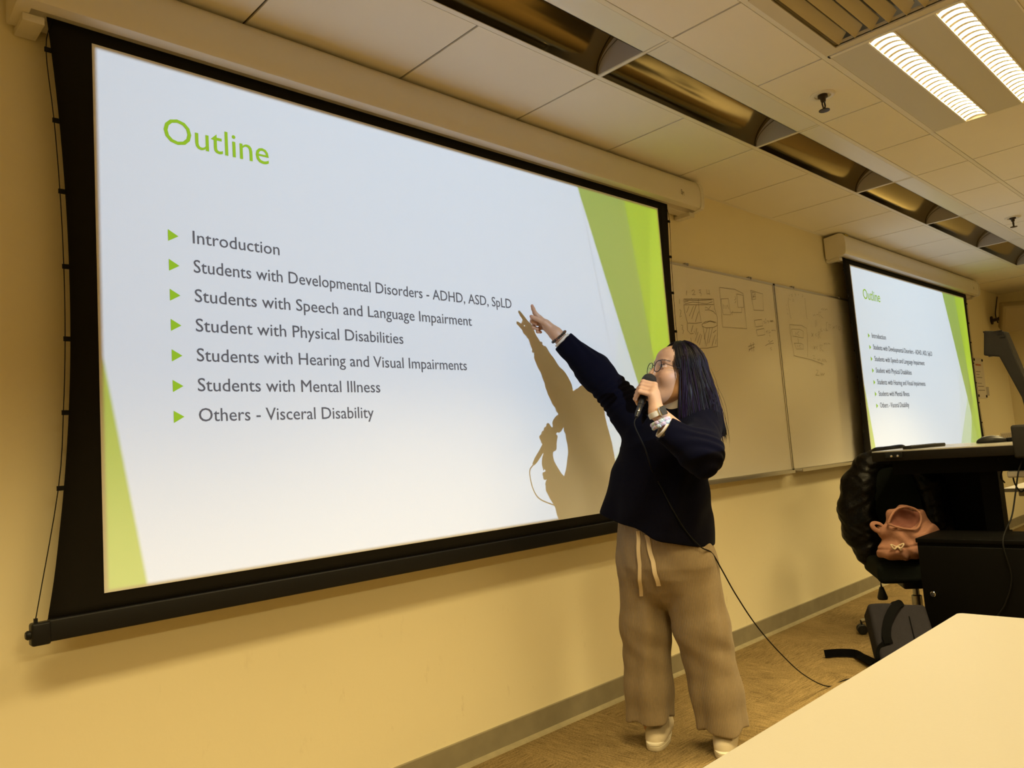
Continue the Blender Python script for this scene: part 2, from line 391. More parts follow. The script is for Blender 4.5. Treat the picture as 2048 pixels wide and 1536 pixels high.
# ------------------------------------------------------------------ reflector troughs in the ceiling
def trough(x0, x1, label):
    a, b = R0-.0095, R1+.0095                 # wall side, room side
    ym = -.775                                # where the flat strip begins
    t = empty('ceiling_trough', ((x0+x1)/2, (a+b)/2, ZC), label, 'light trough', 'reflector troughs along the ceiling')
    e = .012
    prof = []
    for k in range(15):                       # curved reflector from the wall-side lip over to the flat strip
        th = math.pi/2*k/14; prof.append((a-(a-b)*.98*(1-math.cos(th)), ZC+.002+.150*math.sin(th)))
    V = [(x0+e, y, z) for y, z in prof]+[(x1-e, y, z) for y, z in prof]; n = len(prof)
    V2 = [(x0+e, y, z+.004) for y, z in prof]+[(x1-e, y, z+.004) for y, z in prof]
    F = [(i, i+1, n+i+1, n+i) for i in range(n-1)]
    mb = MB().add(V, F).add(V2, [f[::-1] for f in F]); mb.build('reflector', 'trough_gold', t, 'auto')
    MB().box((x0+e, b, ZC-.001), (x1-e, ym, ZC+.003)).box((x0+e, ym-.003, ZC-.001), (x1-e, ym, ZC+.02)).build('strip_panel', 'trough_strip', t)
    for xe in (x0, x1):
        s = 1 if xe == x0 else -1
        poly = prof+[(b, ZC+.155), (b, ZC+.002)]
        MB().prism([(a, ZC+.0), *prof, (b, ZC+.152), (b, ZC)], 'x', xe+s*.006, xe+s*e).build('end_plate', 'trough_plate', t)
        arc = [(xe+s*(e+.0015), a-(a-ym)*(1-math.cos(th))-.004, ZC+.004+.105*math.sin(th)) for th in np.linspace(0, math.pi/2, 14)]
        MB().tube(arc, .0016, 5).build('trough_seam', 'gap_dark', t)
    MB().box((x0-.006, b, ZC-.001), (x0+.006, a, ZC+.006)).build('cross_bar', 't_bar', t)
TR = [(-4.2, -3.0, 'reflector trough above the left half of the big screen, cut by the top edge'), (-3.0, -1.8, 'curved reflector trough nearest the camera, cut by the top edge of the picture'),
      (-1.8, -.6, 'longest-looking brown reflector trough, between big screen case and nearer sprinkler'), (-.6, .6, 'brown reflector trough right after the longest-looking one'),
      (.6, 1.8, 'reflector trough above the left end of the far screen case'), (1.8, 3.0, 'small far reflector trough beside the farther ceiling sprinkler'),
      (3.0, 4.2, 'farthest visible reflector trough, cut by the right edge of the picture')]
for x0, x1, lb in TR[1:]: trough(x0, x1, lb)
struct(MB().box((4.206, R1+.0095, ZC), (4.85, R0-.0095, ZC+.01)).box((XL, R1+.0095, ZC), (-3.006, R0-.0095, ZC+.01)).build('trim_2', 'ceiling_tile'))

# ------------------------------------------------------------------ lit ceiling fixture with two louvred lamps
def fixture(x0, x1, y0, y1, label):
    t = empty('ceiling_light', ((x0+x1)/2, (y0+y1)/2, ZC), label, 'ceiling light')
    ch = [(-1.326, -1.415), (-1.553, -1.640)]
    mb = MB()
    ys = [y0, ch[0][0], ch[0][1], ch[1][0], ch[1][1], y1]
    for a, b in ((ys[0], ys[1]), (ys[2], ys[3]), (ys[4], ys[5])): mb.box((x0+.02, b, ZC-.002), (x1-.02, a, ZC+.008))
    mb.build('panel', 'fixture_panel', t)
    fr = MB()
    for a, b in (((x0+.004, y1, ZC-.003), (x0+.02, y0, ZC+.01)), ((x1-.02, y1, ZC-.003), (x1-.004, y0, ZC+.01))): fr.box(a, b)
    fr.box((x0+.004, y0-.006, ZC-.003), (x1-.004, y0, ZC+.01)).box((x0+.004, y1, ZC-.003), (x1-.004, y1+.006, ZC+.01)).build('frame', 't_bar', t)
    for a, b in ch:
        MB().box((x0+.02, b, ZC+.045), (x1-.02, a, ZC+.05)).build('lamp_tube', 'lamp_glow', t)
        lv = MB()
        lv.box((x0+.02, a-.002, ZC-.006), (x1-.02, a+.004, ZC+.05)).box((x0+.02, b-.004, ZC-.006), (x1-.02, b+.002, ZC+.05))
        n = 25
        for k in range(n+1):
            xx = x0+.028+(x1-x0-.056)*k/n
            # parabolic cross blade: dips in the middle
            P = [(xx, a+(b-a)*u, ZC-.002+.018*(2*u-1)**2*0+.012*(1-(2*u-1)**2)) for u in np.linspace(0, 1, 9)]
            V = []; 
            for p in P: V += [(p[0]-.010, p[1], p[2]), (p[0]+.010, p[1], p[2]), (p[0]+.003, p[1], ZC+.036), (p[0]-.003, p[1], ZC+.036)]
            F = []
            for i in range(len(P)-1):
                for q in range(4): F.append((i*4+q, i*4+(q+1) % 4, (i+1)*4+(q+1) % 4, (i+1)*4+q))
            lv.add(V, F)
        lv.build('louvre', 'louvre', t)
        d = bpy.data.lights.new('lamp_light', 'AREA'); d.shape = 'RECTANGLE'; d.size = x1-x0-.1; d.size_y = .075; d.energy = 36; d.spread = math.radians(105); d.color = WARM
        o = bpy.data.objects.new('lamp_light', d); COL.objects.link(o); o.location = ((x0+x1)/2-t.location.x, (a+b)/2-t.location.y, .042); o.parent = t
fixture(-1.2, 0, -1.1815, -1.772+.0095, 'lit ceiling fixture with two bright louvred lamp strips')
# ------------------------------------------------------------------ air vent
def vent(x0, x1, y0, y1):
    t = empty('ceiling_vent', ((x0+x1)/2, (y0+y1)/2, ZC), 'cream louvred air vent in the ceiling beside the lit fixture', 'vent')
    w = .055; mb = MB()
    mb.box((x0+.008, y0-w, ZC-.004), (x1-.008, y0, ZC+.012)).box((x0+.008, y1, ZC-.004), (x1-.008, y1+w, ZC+.012))
    mb.box((x0+.008, y1+w, ZC-.004), (x0+w, y0-w, ZC+.012)).box((x1-w, y1+w, ZC-.004), (x1-.008, y0-w, ZC+.012))
    f = w-.012
    mb.box((x0+f, y0-w, ZC-.010), (x1-f, y0-w+.008, ZC)).box((x0+f, y1+w-.008, ZC-.010), (x1-f, y1+w, ZC)).box((x0+f, y1+w, ZC-.010), (x0+w, y0-w, ZC)).box((x1-w, y1+w, ZC-.010), (x1-f, y0-w, ZC))
    mb.build('vent_frame', 'vent', t)
    MB().box((x0+w, y1+w, ZC+.05), (x1-w, y0-w, ZC+.055)).build('duct', 'gap_dark', t)
    n = 8
    for k in range(n):
        y = y0-w-(y0-y1-2*w)*(k+.5)/n
        MB().add([(x0+w, y-.013, ZC+.030), (x1-w, y-.013, ZC+.030), (x1-w, y+.017, ZC-.004), (x0+w, y+.017, ZC-.004),
                  (x0+w, y-.013, ZC+.035), (x1-w, y-.013, ZC+.035), (x1-w, y+.017, ZC+.001), (x0+w, y+.017, ZC+.001)],
                 [(0, 1, 2, 3), (7, 6, 5, 4), (0, 4, 5, 1), (2, 6, 7, 3), (1, 5, 6, 2), (3, 7, 4, 0)]).build('slat', 'vent', t)
vent(-1.8, -1.2, -1.1815, -1.772+.0095)
# ------------------------------------------------------------------ sprinklers
def sprinkler(x, y, label):
    t = empty('sprinkler', (x, y, ZC), label, 'sprinkler', 'sprinkler heads in the ceiling')
    MB().lathe((x, y, ZC), (0, 0, -1), [(-.004, .050), (.003, .050), (.006, .045), (.006, .033), (.002, .030), (.0, .0)], 32).build('rosette', 'white_metal', t, 'auto')
    mb = MB().lathe((x, y, ZC), (0, 0, -1), [(0, .020), (.012, .020), (.016, .012), (.03, .010), (.032, .0)], 16)
    mb.tube([(x-.010, y, ZC-.025), (x-.014, y, ZC-.045), (x-.004, y, ZC-.062)], .0035, 6).tube([(x+.010, y, ZC-.025), (x+.014, y, ZC-.045), (x+.004, y, ZC-.062)], .0035, 6)
    mb.lathe((x, y, ZC-.060), (0, 0, -1), [(0, .006), (.006, .006), (.007, .022), (.010, .022), (.011, 0)], 18).build('nozzle', 'brass_dark', t)
sprinkler(-.892, -1.025, 'dark ceiling sprinkler nearer the camera, on the tile left of the lit fixture')
sprinkler(2.207, -.995, 'farther small ceiling sprinkler, near the right edge of the picture')

# ------------------------------------------------------------------ projection screens
def text_mesh(s, x0, x1, zb, cap, y, bold=.0):
    cu = bpy.data.curves.new('txt', 'FONT'); cu.body = s; cu.size = 1.0; cu.offset = bold; cu.resolution_u = 3
    o = bpy.data.objects.new('txt', cu); COL.objects.link(o); bpy.context.view_layer.update()
    dg = bpy.context.evaluated_depsgraph_get(); me = bpy.data.meshes.new_from_object(o.evaluated_get(dg))
    V = np.array([v.co[:] for v in me.vertices]); F = [tuple(p.vertices) for p in me.polygons]
    bpy.data.objects.remove(o); bpy.data.curves.remove(cu); bpy.data.meshes.remove(me)
    cap0 = CAPH[0]
    X = x0+(V[:, 0]-V[:, 0].min())*(x1-x0)/(V[:, 0].max()-V[:, 0].min()); Z = zb+V[:, 1]*cap/cap0
    return np.stack([X, np.full(len(X), y), Z], 1), F
def words(V, F):
    # split a line of lettering into its words: group faces by the gaps between them along the line
    iv = sorted((V[list(f), 0].min(), V[list(f), 0].max()) for f in F); cuts = []; m = iv[0][1]
    for a, b in iv:
        if a-m > .0080: cuts.append((a+m)/2)
        m = max(m, b)
    g = [int(np.searchsorted(cuts, V[list(f), 0].mean())) for f in F]
    for k in range(len(cuts)+1):
        fs = [f for f, q in zip(F, g) if q == k]; ids = sorted({i for f in fs for i in f}); mp = {i: j for j, i in enumerate(ids)}
        yield V[ids], [tuple(mp[i] for i in f) for f in fs]
CAPH = [1.0]
def _cap():
    cu = bpy.data.curves.new('txt', 'FONT'); cu.body = 'I'; o = bpy.data.objects.new('txt', cu); COL.objects.link(o); bpy.context.view_layer.update()
    me = bpy.data.meshes.new_from_object(o.evaluated_get(bpy.context.evaluated_depsgraph_get())); CAPH[0] = max(v.co[1] for v in me.vertices)
    bpy.data.objects.remove(o); bpy.data.curves.remove(cu); bpy.data.meshes.remove(me)
_cap()
LINES = [('Introduction', -2.909), ('Students with Developmental Disorders - ADHD, ASD, SpLD', -1.903), ('Students with Speech and Language Impairment', -2.123), ('Student with Physical Disabilities', -2.451),
         ('Students with Hearing and Visual Impairments', -2.164), ('Students with Mental Illness', -2.560), ('Others - Visceral Disability', -2.592)]
CASE = [(-.012, 2.497), (-.118, 2.508), (-.136, 2.503), (-.148, 2.488), (-.155, 2.462), (-.158, 2.43), (-.157, 2.40), (-.153, 2.372), (-.146, 2.360), (-.13, 2.355), (-.115, 2.353), (-.115, 2.37), (-.085, 2.37), (-.085, 2.345), (-.03, 2.342), (-.012, 2.352)]
def sidecurve(z):                 # concave side edge of the tensioned cloth
    t = (z-1.58)/(2.345-1.58) if z > 1.58 else (1.58-z)/(1.58-.79)
    return (.042 if z > 1.58 else .062)*t*t
def screen(dx, label):
    t = empty('projection_screen', (-2.12+dx, -.08, 2.35), label, 'projection screen')
    XA, XB = -3.502+dx, -.752+dx
    # casing
    mb = MB(); mb.prism(CASE, 'x', -3.585+dx, -.475+dx); case = mb.build('casing', 'white_metal', t, 'auto')
    for xa, xb in ((-3.62, -3.585), (-.475, -.445)):
        pl = [(y*1.02, z+(.002 if z > 2.42 else -.004)) for y, z in CASE if not (-.12 < y < -.08 and z < 2.4)]
        MB().prism(pl, 'x', xa+dx, xb+dx).build('end_cap', 'white_metal', t, 'auto')
    for xb in (-3.60, -.51): MB().box((xb+dx, -.10, 2.325), (xb+.05+dx, -.004, 2.345)).build('bracket', 'white_metal', t)
    sl = MB()
    V, F = text_mesh('S', -.664+dx, -.650+dx, 2.398, .026, -.1590); sl.add(V, F)
    V, F = text_mesh('M', -.652+dx, -.636+dx, 2.394, .024, -.1590); sl.add(V, F); sl.build('maker_mark', 'ink', case)
    # black cloth with concave sides
    Z = np.linspace(2.352, .79, 70); y0 = -.1
    cols = 40; V = []
    for z in Z:
        a, b = XA-sidecurve(z), XB+sidecurve(z)
        for k in range(cols+1):
            u = k/cols; x = a+(b-a)*u
            low = max(0, (1.1-z)/.3); wr = .003*low*math.sin(38*(x-dx)+22*z)*max(0, 1-u*8)
            V.append((x, y0+.0015+wr*(1 if u < .028 else .4), z))
    F = [(i*(cols+1)+k+1, i*(cols+1)+k, (i+1)*(cols+1)+k, (i+1)*(cols+1)+k+1) for i in range(len(Z)-1) for k in range(cols)]
    cl = obj('screen_cloth', V, F, 'screen_black', t, True)
    md = cl.modifiers.new('thick', 'SOLIDIFY'); md.thickness = .001; md.offset = 1 if False else -1
    pa = MB().box((-3.437+dx, y0-.0012, .836), (-.805+dx, y0+.0005, 2.313)).build('picture_area', 'screen_white', t)
    yt = y0-.0022  # lettering and bullets: projected light drawn as flat pigment on the screen
    V, F = text_mesh('Outline', -3.253+dx, -2.931+dx, 2.078, .075, yt, 0); obj('slide_title', V, F, 'slide_green', pa)
    for i, (s, xr) in enumerate(LINES):
        zb = 1.789-.0864*i
        V, F = text_mesh(s, -3.18+dx, xr+dx, zb, .0375, yt, 0)
        for Vw, Fw in words(V, F): obj('slide_word', Vw, Fw, 'slide_grey', pa)
        MB().add([(-3.250+dx, yt, zb+.031), (-3.250+dx, yt, zb-.003), (-3.221+dx, yt, zb+.014)], [(0, 1, 2)]).build('slide_bullet', 'slide_green', pa)
    # weight bar
    bar = MB().bbox((-3.565+dx, -.112, .742), (-.690+dx, -.086, .795), .005).build('weight_bar', 'bar_black', t, 'auto')
    for xa, xb, xk in ((-3.602, -3.560, -3.612), (-.694, -.652, -.642)):
        mb = MB().bbox((xa+dx, -.116, .738), (xb+dx, -.082, .792), .006); mb.lathe((xk+dx, -.099, .765), (1 if xk < -2 else -1, 0, 0), [(0, .008), (.004, .011), (.02, .011)], 14)
        mb.box((xa+.008+dx, -.103, .79), (xa+.016+dx, -.095, .802)); mb.build('bar_end', 'bar_black', bar, 'auto')
    # tension cords with their tabs
    for sgn, X0 in ((-1, XA), (1, XB)):
        pts = [(X0+sgn*.030, y0, 2.35)]+[(X0+sgn*(sidecurve(z)+.0125), y0, z) for z in (2.26, 2.07, 1.88, 1.68, 1.49, 1.30, 1.11)]+[(X0+sgn*.088, y0, .80)]
        MB().tube(smooth_path(pts, 4), .0013, 5).build('tension_cord', 'cord_black', t)
        for z in (2.26, 2.07, 1.88, 1.68, 1.49, 1.30, 1.11):
            xc = X0+sgn*sidecurve(z)
            MB().box((min(xc, xc+sgn*.016), y0-.002, z-.006), (max(xc, xc+sgn*.016), y0+.003, z+.006)).build('cord_tab', 'cord_black', t)
    return t
screen(0, 'big pull-down projection screen at left with the slide headed Outline')
s2 = screen(DX2, 'smaller-looking far projection screen behind the black lectern at right')
MB().box((1.378+DX2-DX2+.055, -.140, 2.5035), (1.378+.115, -.122, 2.5085)).build('warning_sticker', 'sticker_yellow', [c for c in s2.children if c.name.startswith('casing')][0])

# ------------------------------------------------------------------ whiteboards
HAND1=[[(-0.484,1.933),(-0.492,1.907)],[(-0.436,1.935),(-0.416,1.945),(-0.405,1.938),(-0.413,1.927),(-0.435,1.915),(-0.402,1.919)],[(-0.363,1.948),(-0.341,1.952),(-0.348,1.939),(-0.358,1.935),(-0.34,1.932),(-0.347,1.915)],[(-0.282,1.961),(-0.284,1.934),(-0.258,1.938)],[(-0.258,1.961),(-0.252,1.932)],[(-0.563,1.88),(-0.565,1.854)],[(-0.571,1.821),(-0.557,1.817),(-0.565,1.801),(-0.577,1.78),(-0.559,1.789)],[(-0.571,1.738),(-0.554,1.737),(-0.561,1.721),(-0.566,1.716),(-0.551,1.712),(-0.562,1.691)],[(-0.521,1.884),(-0.219,1.911),(-0.223,1.879),(-0.526,1.851),(-0.521,1.884)],[(-0.513,1.879),(-0.385,1.887),(-0.239,1.906),(-0.232,1.894),(-0.292,1.878),(-0.433,1.874),(-0.512,1.859),(-0.519,1.868),(-0.477,1.877)],[(-0.445,1.897),(-0.446,1.89)],[(-0.376,1.897),(-0.38,1.847),(-0.372,1.772)],[(-0.525,1.851),(-0.524,1.81),(-0.507,1.753),(-0.514,1.714),(-0.49,1.696),(-0.458,1.7)],[(-0.507,1.753),(-0.426,1.757),(-0.364,1.768)],[(-0.219,1.911),(-0.218,1.861),(-0.198,1.809),(-0.206,1.755),(-0.228,1.64)],[(-0.366,1.755),(-0.33,1.773),(-0.271,1.782),(-0.214,1.778),(-0.207,1.76),(-0.249,1.746),(-0.327,1.739),(-0.363,1.745),(-0.366,1.755)],[(-0.341,1.762),(-0.281,1.779),(-0.224,1.775)],[(-0.256,1.868),(-0.278,1.85),(-0.31,1.858),(-0.318,1.839),(-0.279,1.845),(-0.232,1.838),(-0.21,1.824)],[(-0.486,1.618),(-0.338,1.624),(-0.225,1.64)],[(-0.358,1.75),(-0.352,1.704),(-0.341,1.635)],[(-0.478,1.847),(-0.506,1.811)],[(-0.432,1.853),(-0.483,1.793)],[(-0.403,1.861),(-0.463,1.779)],[(-0.386,1.826),(-0.429,1.766)],[(-0.455,1.744),(-0.48,1.706)],[(-0.421,1.731),(-0.437,1.694),(-0.451,1.713)],[(-0.411,1.711),(-0.452,1.657)],[(-0.389,1.702),(-0.431,1.648)],[(-0.376,1.697),(-0.41,1.639)],[(-0.318,1.737),(-0.357,1.673)],[(-0.288,1.742),(-0.333,1.648)],[(-0.259,1.744),(-0.313,1.654)],[(-0.222,1.733),(-0.259,1.715)],[(-0.237,1.705),(-0.283,1.64)],[(-0.489,1.675),(-0.487,1.635)],[(-0.559,1.657),(-0.54,1.638)],[(-0.232,1.679),(-0.247,1.652)],[(-0.141,1.986),(0.03,1.992),(0.123,1.976),(0.122,1.917),(0.123,1.763),(-0.149,1.755),(-0.141,1.986)],[(-0.138,1.919),(-0.055,1.929),(-0.048,1.834),(-0.13,1.829),(-0.138,1.919)],[(0.046,1.966),(0.121,1.965),(0.111,1.891),(0.046,1.885),(0.046,1.966)],[(0.021,1.95),(0.032,1.937),(0.012,1.927),(0.028,1.92),(0.013,1.908)],[(0.089,1.886),(0.083,1.858),(-0.035,1.848),(-0.017,1.858)],[(-0.035,1.848),(-0.03,1.835)],[(-0.119,1.888),(-0.119,1.863),(-0.104,1.886),(-0.1,1.865),(-0.088,1.889),(-0.088,1.866),(-0.075,1.889),(-0.062,1.868)],[(0.217,2.005),(0.363,1.997),(0.352,1.891),(0.231,1.884),(0.222,1.949),(0.217,2.005)],[(0.231,1.995),(0.271,1.996),(0.268,1.956),(0.227,1.948),(0.231,1.995)],[(0.236,1.961),(0.263,1.987),(0.266,1.97),(0.237,1.967)],[(0.226,1.821),(0.317,1.833),(0.322,1.793),(0.232,1.781),(0.226,1.821)],[(0.236,1.762),(0.334,1.778),(0.337,1.739),(0.243,1.727),(0.236,1.762)],[(0.337,1.82),(0.362,1.828),(0.341,1.812),(0.371,1.817)],[(0.371,1.843),(0.363,1.833)],[(0.38,1.829),(0.409,1.828),(0.394,1.815)],[(0.422,1.832),(0.459,1.837)],[(0.426,1.826),(0.463,1.832)],[(0.353,1.757),(0.378,1.768),(0.363,1.749)],[(0.397,1.772),(0.387,1.751),(0.412,1.761)],[(0.426,1.771),(0.457,1.775)],[(0.463,1.776),(0.48,1.771)],[(0.397,1.743),(0.4,1.731)],[(0.328,1.67),(0.366,1.683),(0.439,1.692)],[(0.37,1.7),(0.389,1.707),(0.38,1.692),(0.418,1.703),(0.431,1.71)],[(0.384,1.658),(0.406,1.662),(0.388,1.646),(0.408,1.649)],[(0.118,1.654),(0.199,1.675)],[(0.12,1.637),(0.195,1.657)],[(0.15,1.678),(0.156,1.628)],[(0.184,1.685),(0.178,1.629)],[(0.118,1.626),(0.143,1.644)]]
HAND2=[[(0.707,2.005),(0.692,1.967),(0.703,1.876),(0.714,1.868)],[(0.943,2.024),(0.938,1.888),(0.951,1.885)],[(0.718,2.025),(0.722,2.016)],[(0.745,2.03),(0.766,2.035),(0.749,2.018),(0.769,2.022)],[(0.799,2.039),(0.819,2.037),(0.802,2.023)],[(0.846,2.043),(0.858,2.035)],[(0.908,2.046),(0.919,2.038),(0.903,2.027)],[(0.718,1.997),(0.73,1.992)],[(0.758,2.001),(0.778,2.002),(0.754,1.985),(0.781,1.99)],[(0.664,1.955),(0.669,1.95)],[(0.664,1.928),(0.669,1.922)],[(0.664,1.901),(0.675,1.892)],[(0.679,1.826),(0.85,1.831),(0.921,1.817),(0.916,1.742),(0.887,1.622)],[(0.679,1.826),(0.682,1.729),(0.697,1.627)],[(0.698,1.797),(0.817,1.804),(0.867,1.792),(0.857,1.748),(0.706,1.752),(0.698,1.797)],[(0.752,1.779),(0.753,1.757)],[(0.8,1.788),(0.763,1.77),(0.8,1.761)],[(0.776,1.743),(0.775,1.709)],[(0.715,1.706),(0.821,1.709),(0.845,1.701),(0.839,1.673),(0.739,1.668),(0.715,1.706)],[(0.758,1.696),(0.761,1.681)],[(0.805,1.699),(0.777,1.69),(0.801,1.681)],[(0.69,1.624),(0.945,1.605),(1.121,1.58)],[(1.036,1.92),(1.047,1.91),(1.065,1.923),(1.076,1.911)],[(1.093,1.922),(1.123,1.927)],[(1.132,1.908),(1.133,1.941),(1.171,1.947),(1.144,1.925),(1.19,1.906)],[(1.178,1.964),(1.2,1.976),(1.204,1.963),(1.23,1.978),(1.234,1.965),(1.267,1.978),(1.28,1.969)],[(1.062,1.884),(1.056,1.832)],[(1.084,1.885),(1.08,1.84)],[(0.983,1.79),(1.005,1.766)],[(1.01,1.788),(0.981,1.764)],[(1.06,1.791),(1.036,1.78),(1.058,1.772)],[(1.079,1.754),(1.089,1.802),(1.128,1.805),(1.094,1.783),(1.116,1.759)],[(1.125,1.821),(1.148,1.829),(1.13,1.811),(1.159,1.814)],[(1.177,1.827),(1.189,1.818)],[(1.208,1.832),(1.229,1.831),(1.204,1.817),(1.234,1.821)],[(1.257,1.882),(1.234,1.877),(1.228,1.824),(1.249,1.822)],[(1.267,1.833),(1.269,1.869),(1.306,1.865),(1.28,1.854),(1.299,1.842)],[(1.334,1.857),(1.361,1.846)],[(1.365,1.859),(1.329,1.84)],[(1.406,1.869),(1.38,1.86),(1.4,1.848)],[(1.42,1.863),(1.436,1.837)],[(1.436,1.864),(1.473,1.856),(1.435,1.834)],[(0.996,1.702),(1.012,1.68)],[(1.021,1.7),(0.993,1.68)],[(1.052,1.701),(1.032,1.691),(1.05,1.682)],[(1.086,1.668),(1.095,1.713),(1.133,1.712),(1.099,1.691),(1.137,1.67)],[(1.161,1.723),(1.182,1.73),(1.172,1.72)],[(1.197,1.731),(1.209,1.722)],[(1.226,1.732),(1.255,1.727)],[(0.965,1.634),(0.994,1.636),(0.967,1.613),(1.002,1.614)],[(1.03,1.615),(1.041,1.603),(1.059,1.616),(1.07,1.604)],[(1.097,1.598),(1.117,1.618),(1.126,1.599)],[(1.139,1.619),(1.17,1.597)],[(1.089,1.595),(1.089,1.566)],[(0.99,1.538),(1.025,1.536),(0.998,1.513),(0.975,1.503),(1.031,1.503)],[(1.056,1.521),(1.062,1.503),(1.084,1.518),(1.095,1.504),(1.118,1.522)]]
def whiteboard(x0, x1, strokes, label, traylen, faint):
    t = empty('whiteboard', ((x0+x1)/2, 0, .9), label, 'whiteboard', 'whiteboards on the front wall')
    zb, zt = .894, 2.078
    MB().box((x0+.008, -.020, zb+.008), (x1-.008, -.003, zt-.008)).build('panel', 'board', t)
    fr = MB().box((x0, -.024, zt-.012), (x1, -.002, zt)).box((x0, -.024, zb), (x1, -.002, zb+.014)).box((x0, -.024, zb), (x0+.010, -.002, zt)).box((x1-.010, -.024, zb), (x1, -.002, zt))
    fr.build('frame', 'alu', t)
    for xx in (x0+.25, x1-.3): MB().box((xx, -.022, zt), (xx+.03, -.004, zt+.012)).box((xx+.01, -.03, zt-.006), (xx+.02, -.02, zt+.008)).build('clip', 'steel', t)
    MB().prism([(-.024, zb+.004), (-.070, zb+.000), (-.074, zb+.012), (-.078, zb+.012), (-.078, zb-.006), (-.024, zb-.010)], 'x', x0+.01, traylen).build('pen_tray', 'alu', t)
    hw = MB()
    for st in strokes:
        P = np.array([(x, -.0222, z) for x, z in st])
        d = np.gradient(P, axis=0); d /= np.linalg.norm(d, axis=1)[:, None]+1e-9
        nn = np.stack([-d[:, 2], d[:, 1]*0, d[:, 0]], 1)*.0013
        V = np.concatenate([P+nn, P-nn]); n = len(P)
        hw.add(V, [(i, i+1, n+i+1, n+i) for i in range(n-1)])
    hw.build('handwriting', 'marker_faint' if faint else 'marker', t)
whiteboard(-.72, .514, HAND1, 'whiteboard behind the woman, with grid diagram and arrows in marker', .43, False)
whiteboard(.522, 1.78, HAND2, 'whiteboard next to the far screen, with faint formulas and nested boxes', 1.70, True)

# ================================================================== implicit-surface modelling (numpy)
def unit(v): v = np.asarray(v, float); return v/np.linalg.norm(v)
class SDF:
    def __init__(s): s.p = []
    def rc(s, a, b, ra, rb, k=.012, op='+', flat=None):     # tapered capsule; flat=(dir, factor) squashes along dir
        s.p.append(('rc', np.asarray(a, float), np.asarray(b, float), ra, rb, k, op, flat)); return s
    def el(s, c, r, ax=None, k=.012, op='+'):
        s.p.append(('el', np.asarray(c, float), np.asarray(r, float), np.eye(3) if ax is None else np.asarray(ax, float), k, op)); return s
    def fn(s, f, k=.012, op='+'):
        s.p.append(('fn', f, None, None, k, op)); return s
    def chain(s, pts, rs, k=.012):
        for i in range(len(pts)-1): s.rc(pts[i], pts[i+1], rs[i], rs[i+1], k)
        return s
    def bound(s, p):
        if p[0] == 'rc': return (p[1]+p[2])/2, np.linalg.norm(p[1]-p[2])/2+max(p[3], p[4])
        if p[0] == 'el': return p[1], p[2].max()
        return None, None
    def ev(s, X, cull=True):
        d = np.full(len(X), 1e3)
        lo, hi = X.min(0), X.max(0); bc = (lo+hi)/2; br = np.linalg.norm(hi-lo)/2
        for p in s.p:
            c, r = s.bound(p)
            if cull and c is not None and np.linalg.norm(bc-c)-br-r > .05: continue
            if p[0] == 'rc':
                _, a, b, ra, rb, k, op, flat = p; Y = X
                if flat is not None:
                    n, f = unit(flat[0]), flat[1]; q = ((X-a)@n)[:, None]*n; Y = X+q*(f-1)
                    ab0 = b-a; ab = ab0+(ab0@n)*n*(f-1)
                else: ab = b-a
                t = np.clip(((Y-a)@ab)/(ab@ab+1e-12), 0, 1)
                v = np.linalg.norm(Y-a-t[:, None]*ab, axis=1)-(ra+(rb-ra)*t)
            elif p[0] == 'el':
                _, c, r, ax, k, op = p; q = (X-c)@ax.T
                k0 = np.linalg.norm(q/r, axis=1); k1 = np.linalg.norm(q/(r*r), axis=1)+1e-9; v = k0*(k0-1)/k1
            else:
                k, op = p[4], p[5]; v = p[1](X)
            if op == '+':
                h = np.maximum(k-np.abs(d-v), 0)/k; d = np.minimum(d, v)-h*h*k/4
            elif op == '-':
                v = -v; h = np.maximum(k-np.abs(d-v), 0)/k; d = np.maximum(d, v)+h*h*k/4
            else:
                h = np.maximum(k-np.abs(d-v), 0)/k; d = np.maximum(d, v)+h*h*k/4
        return d
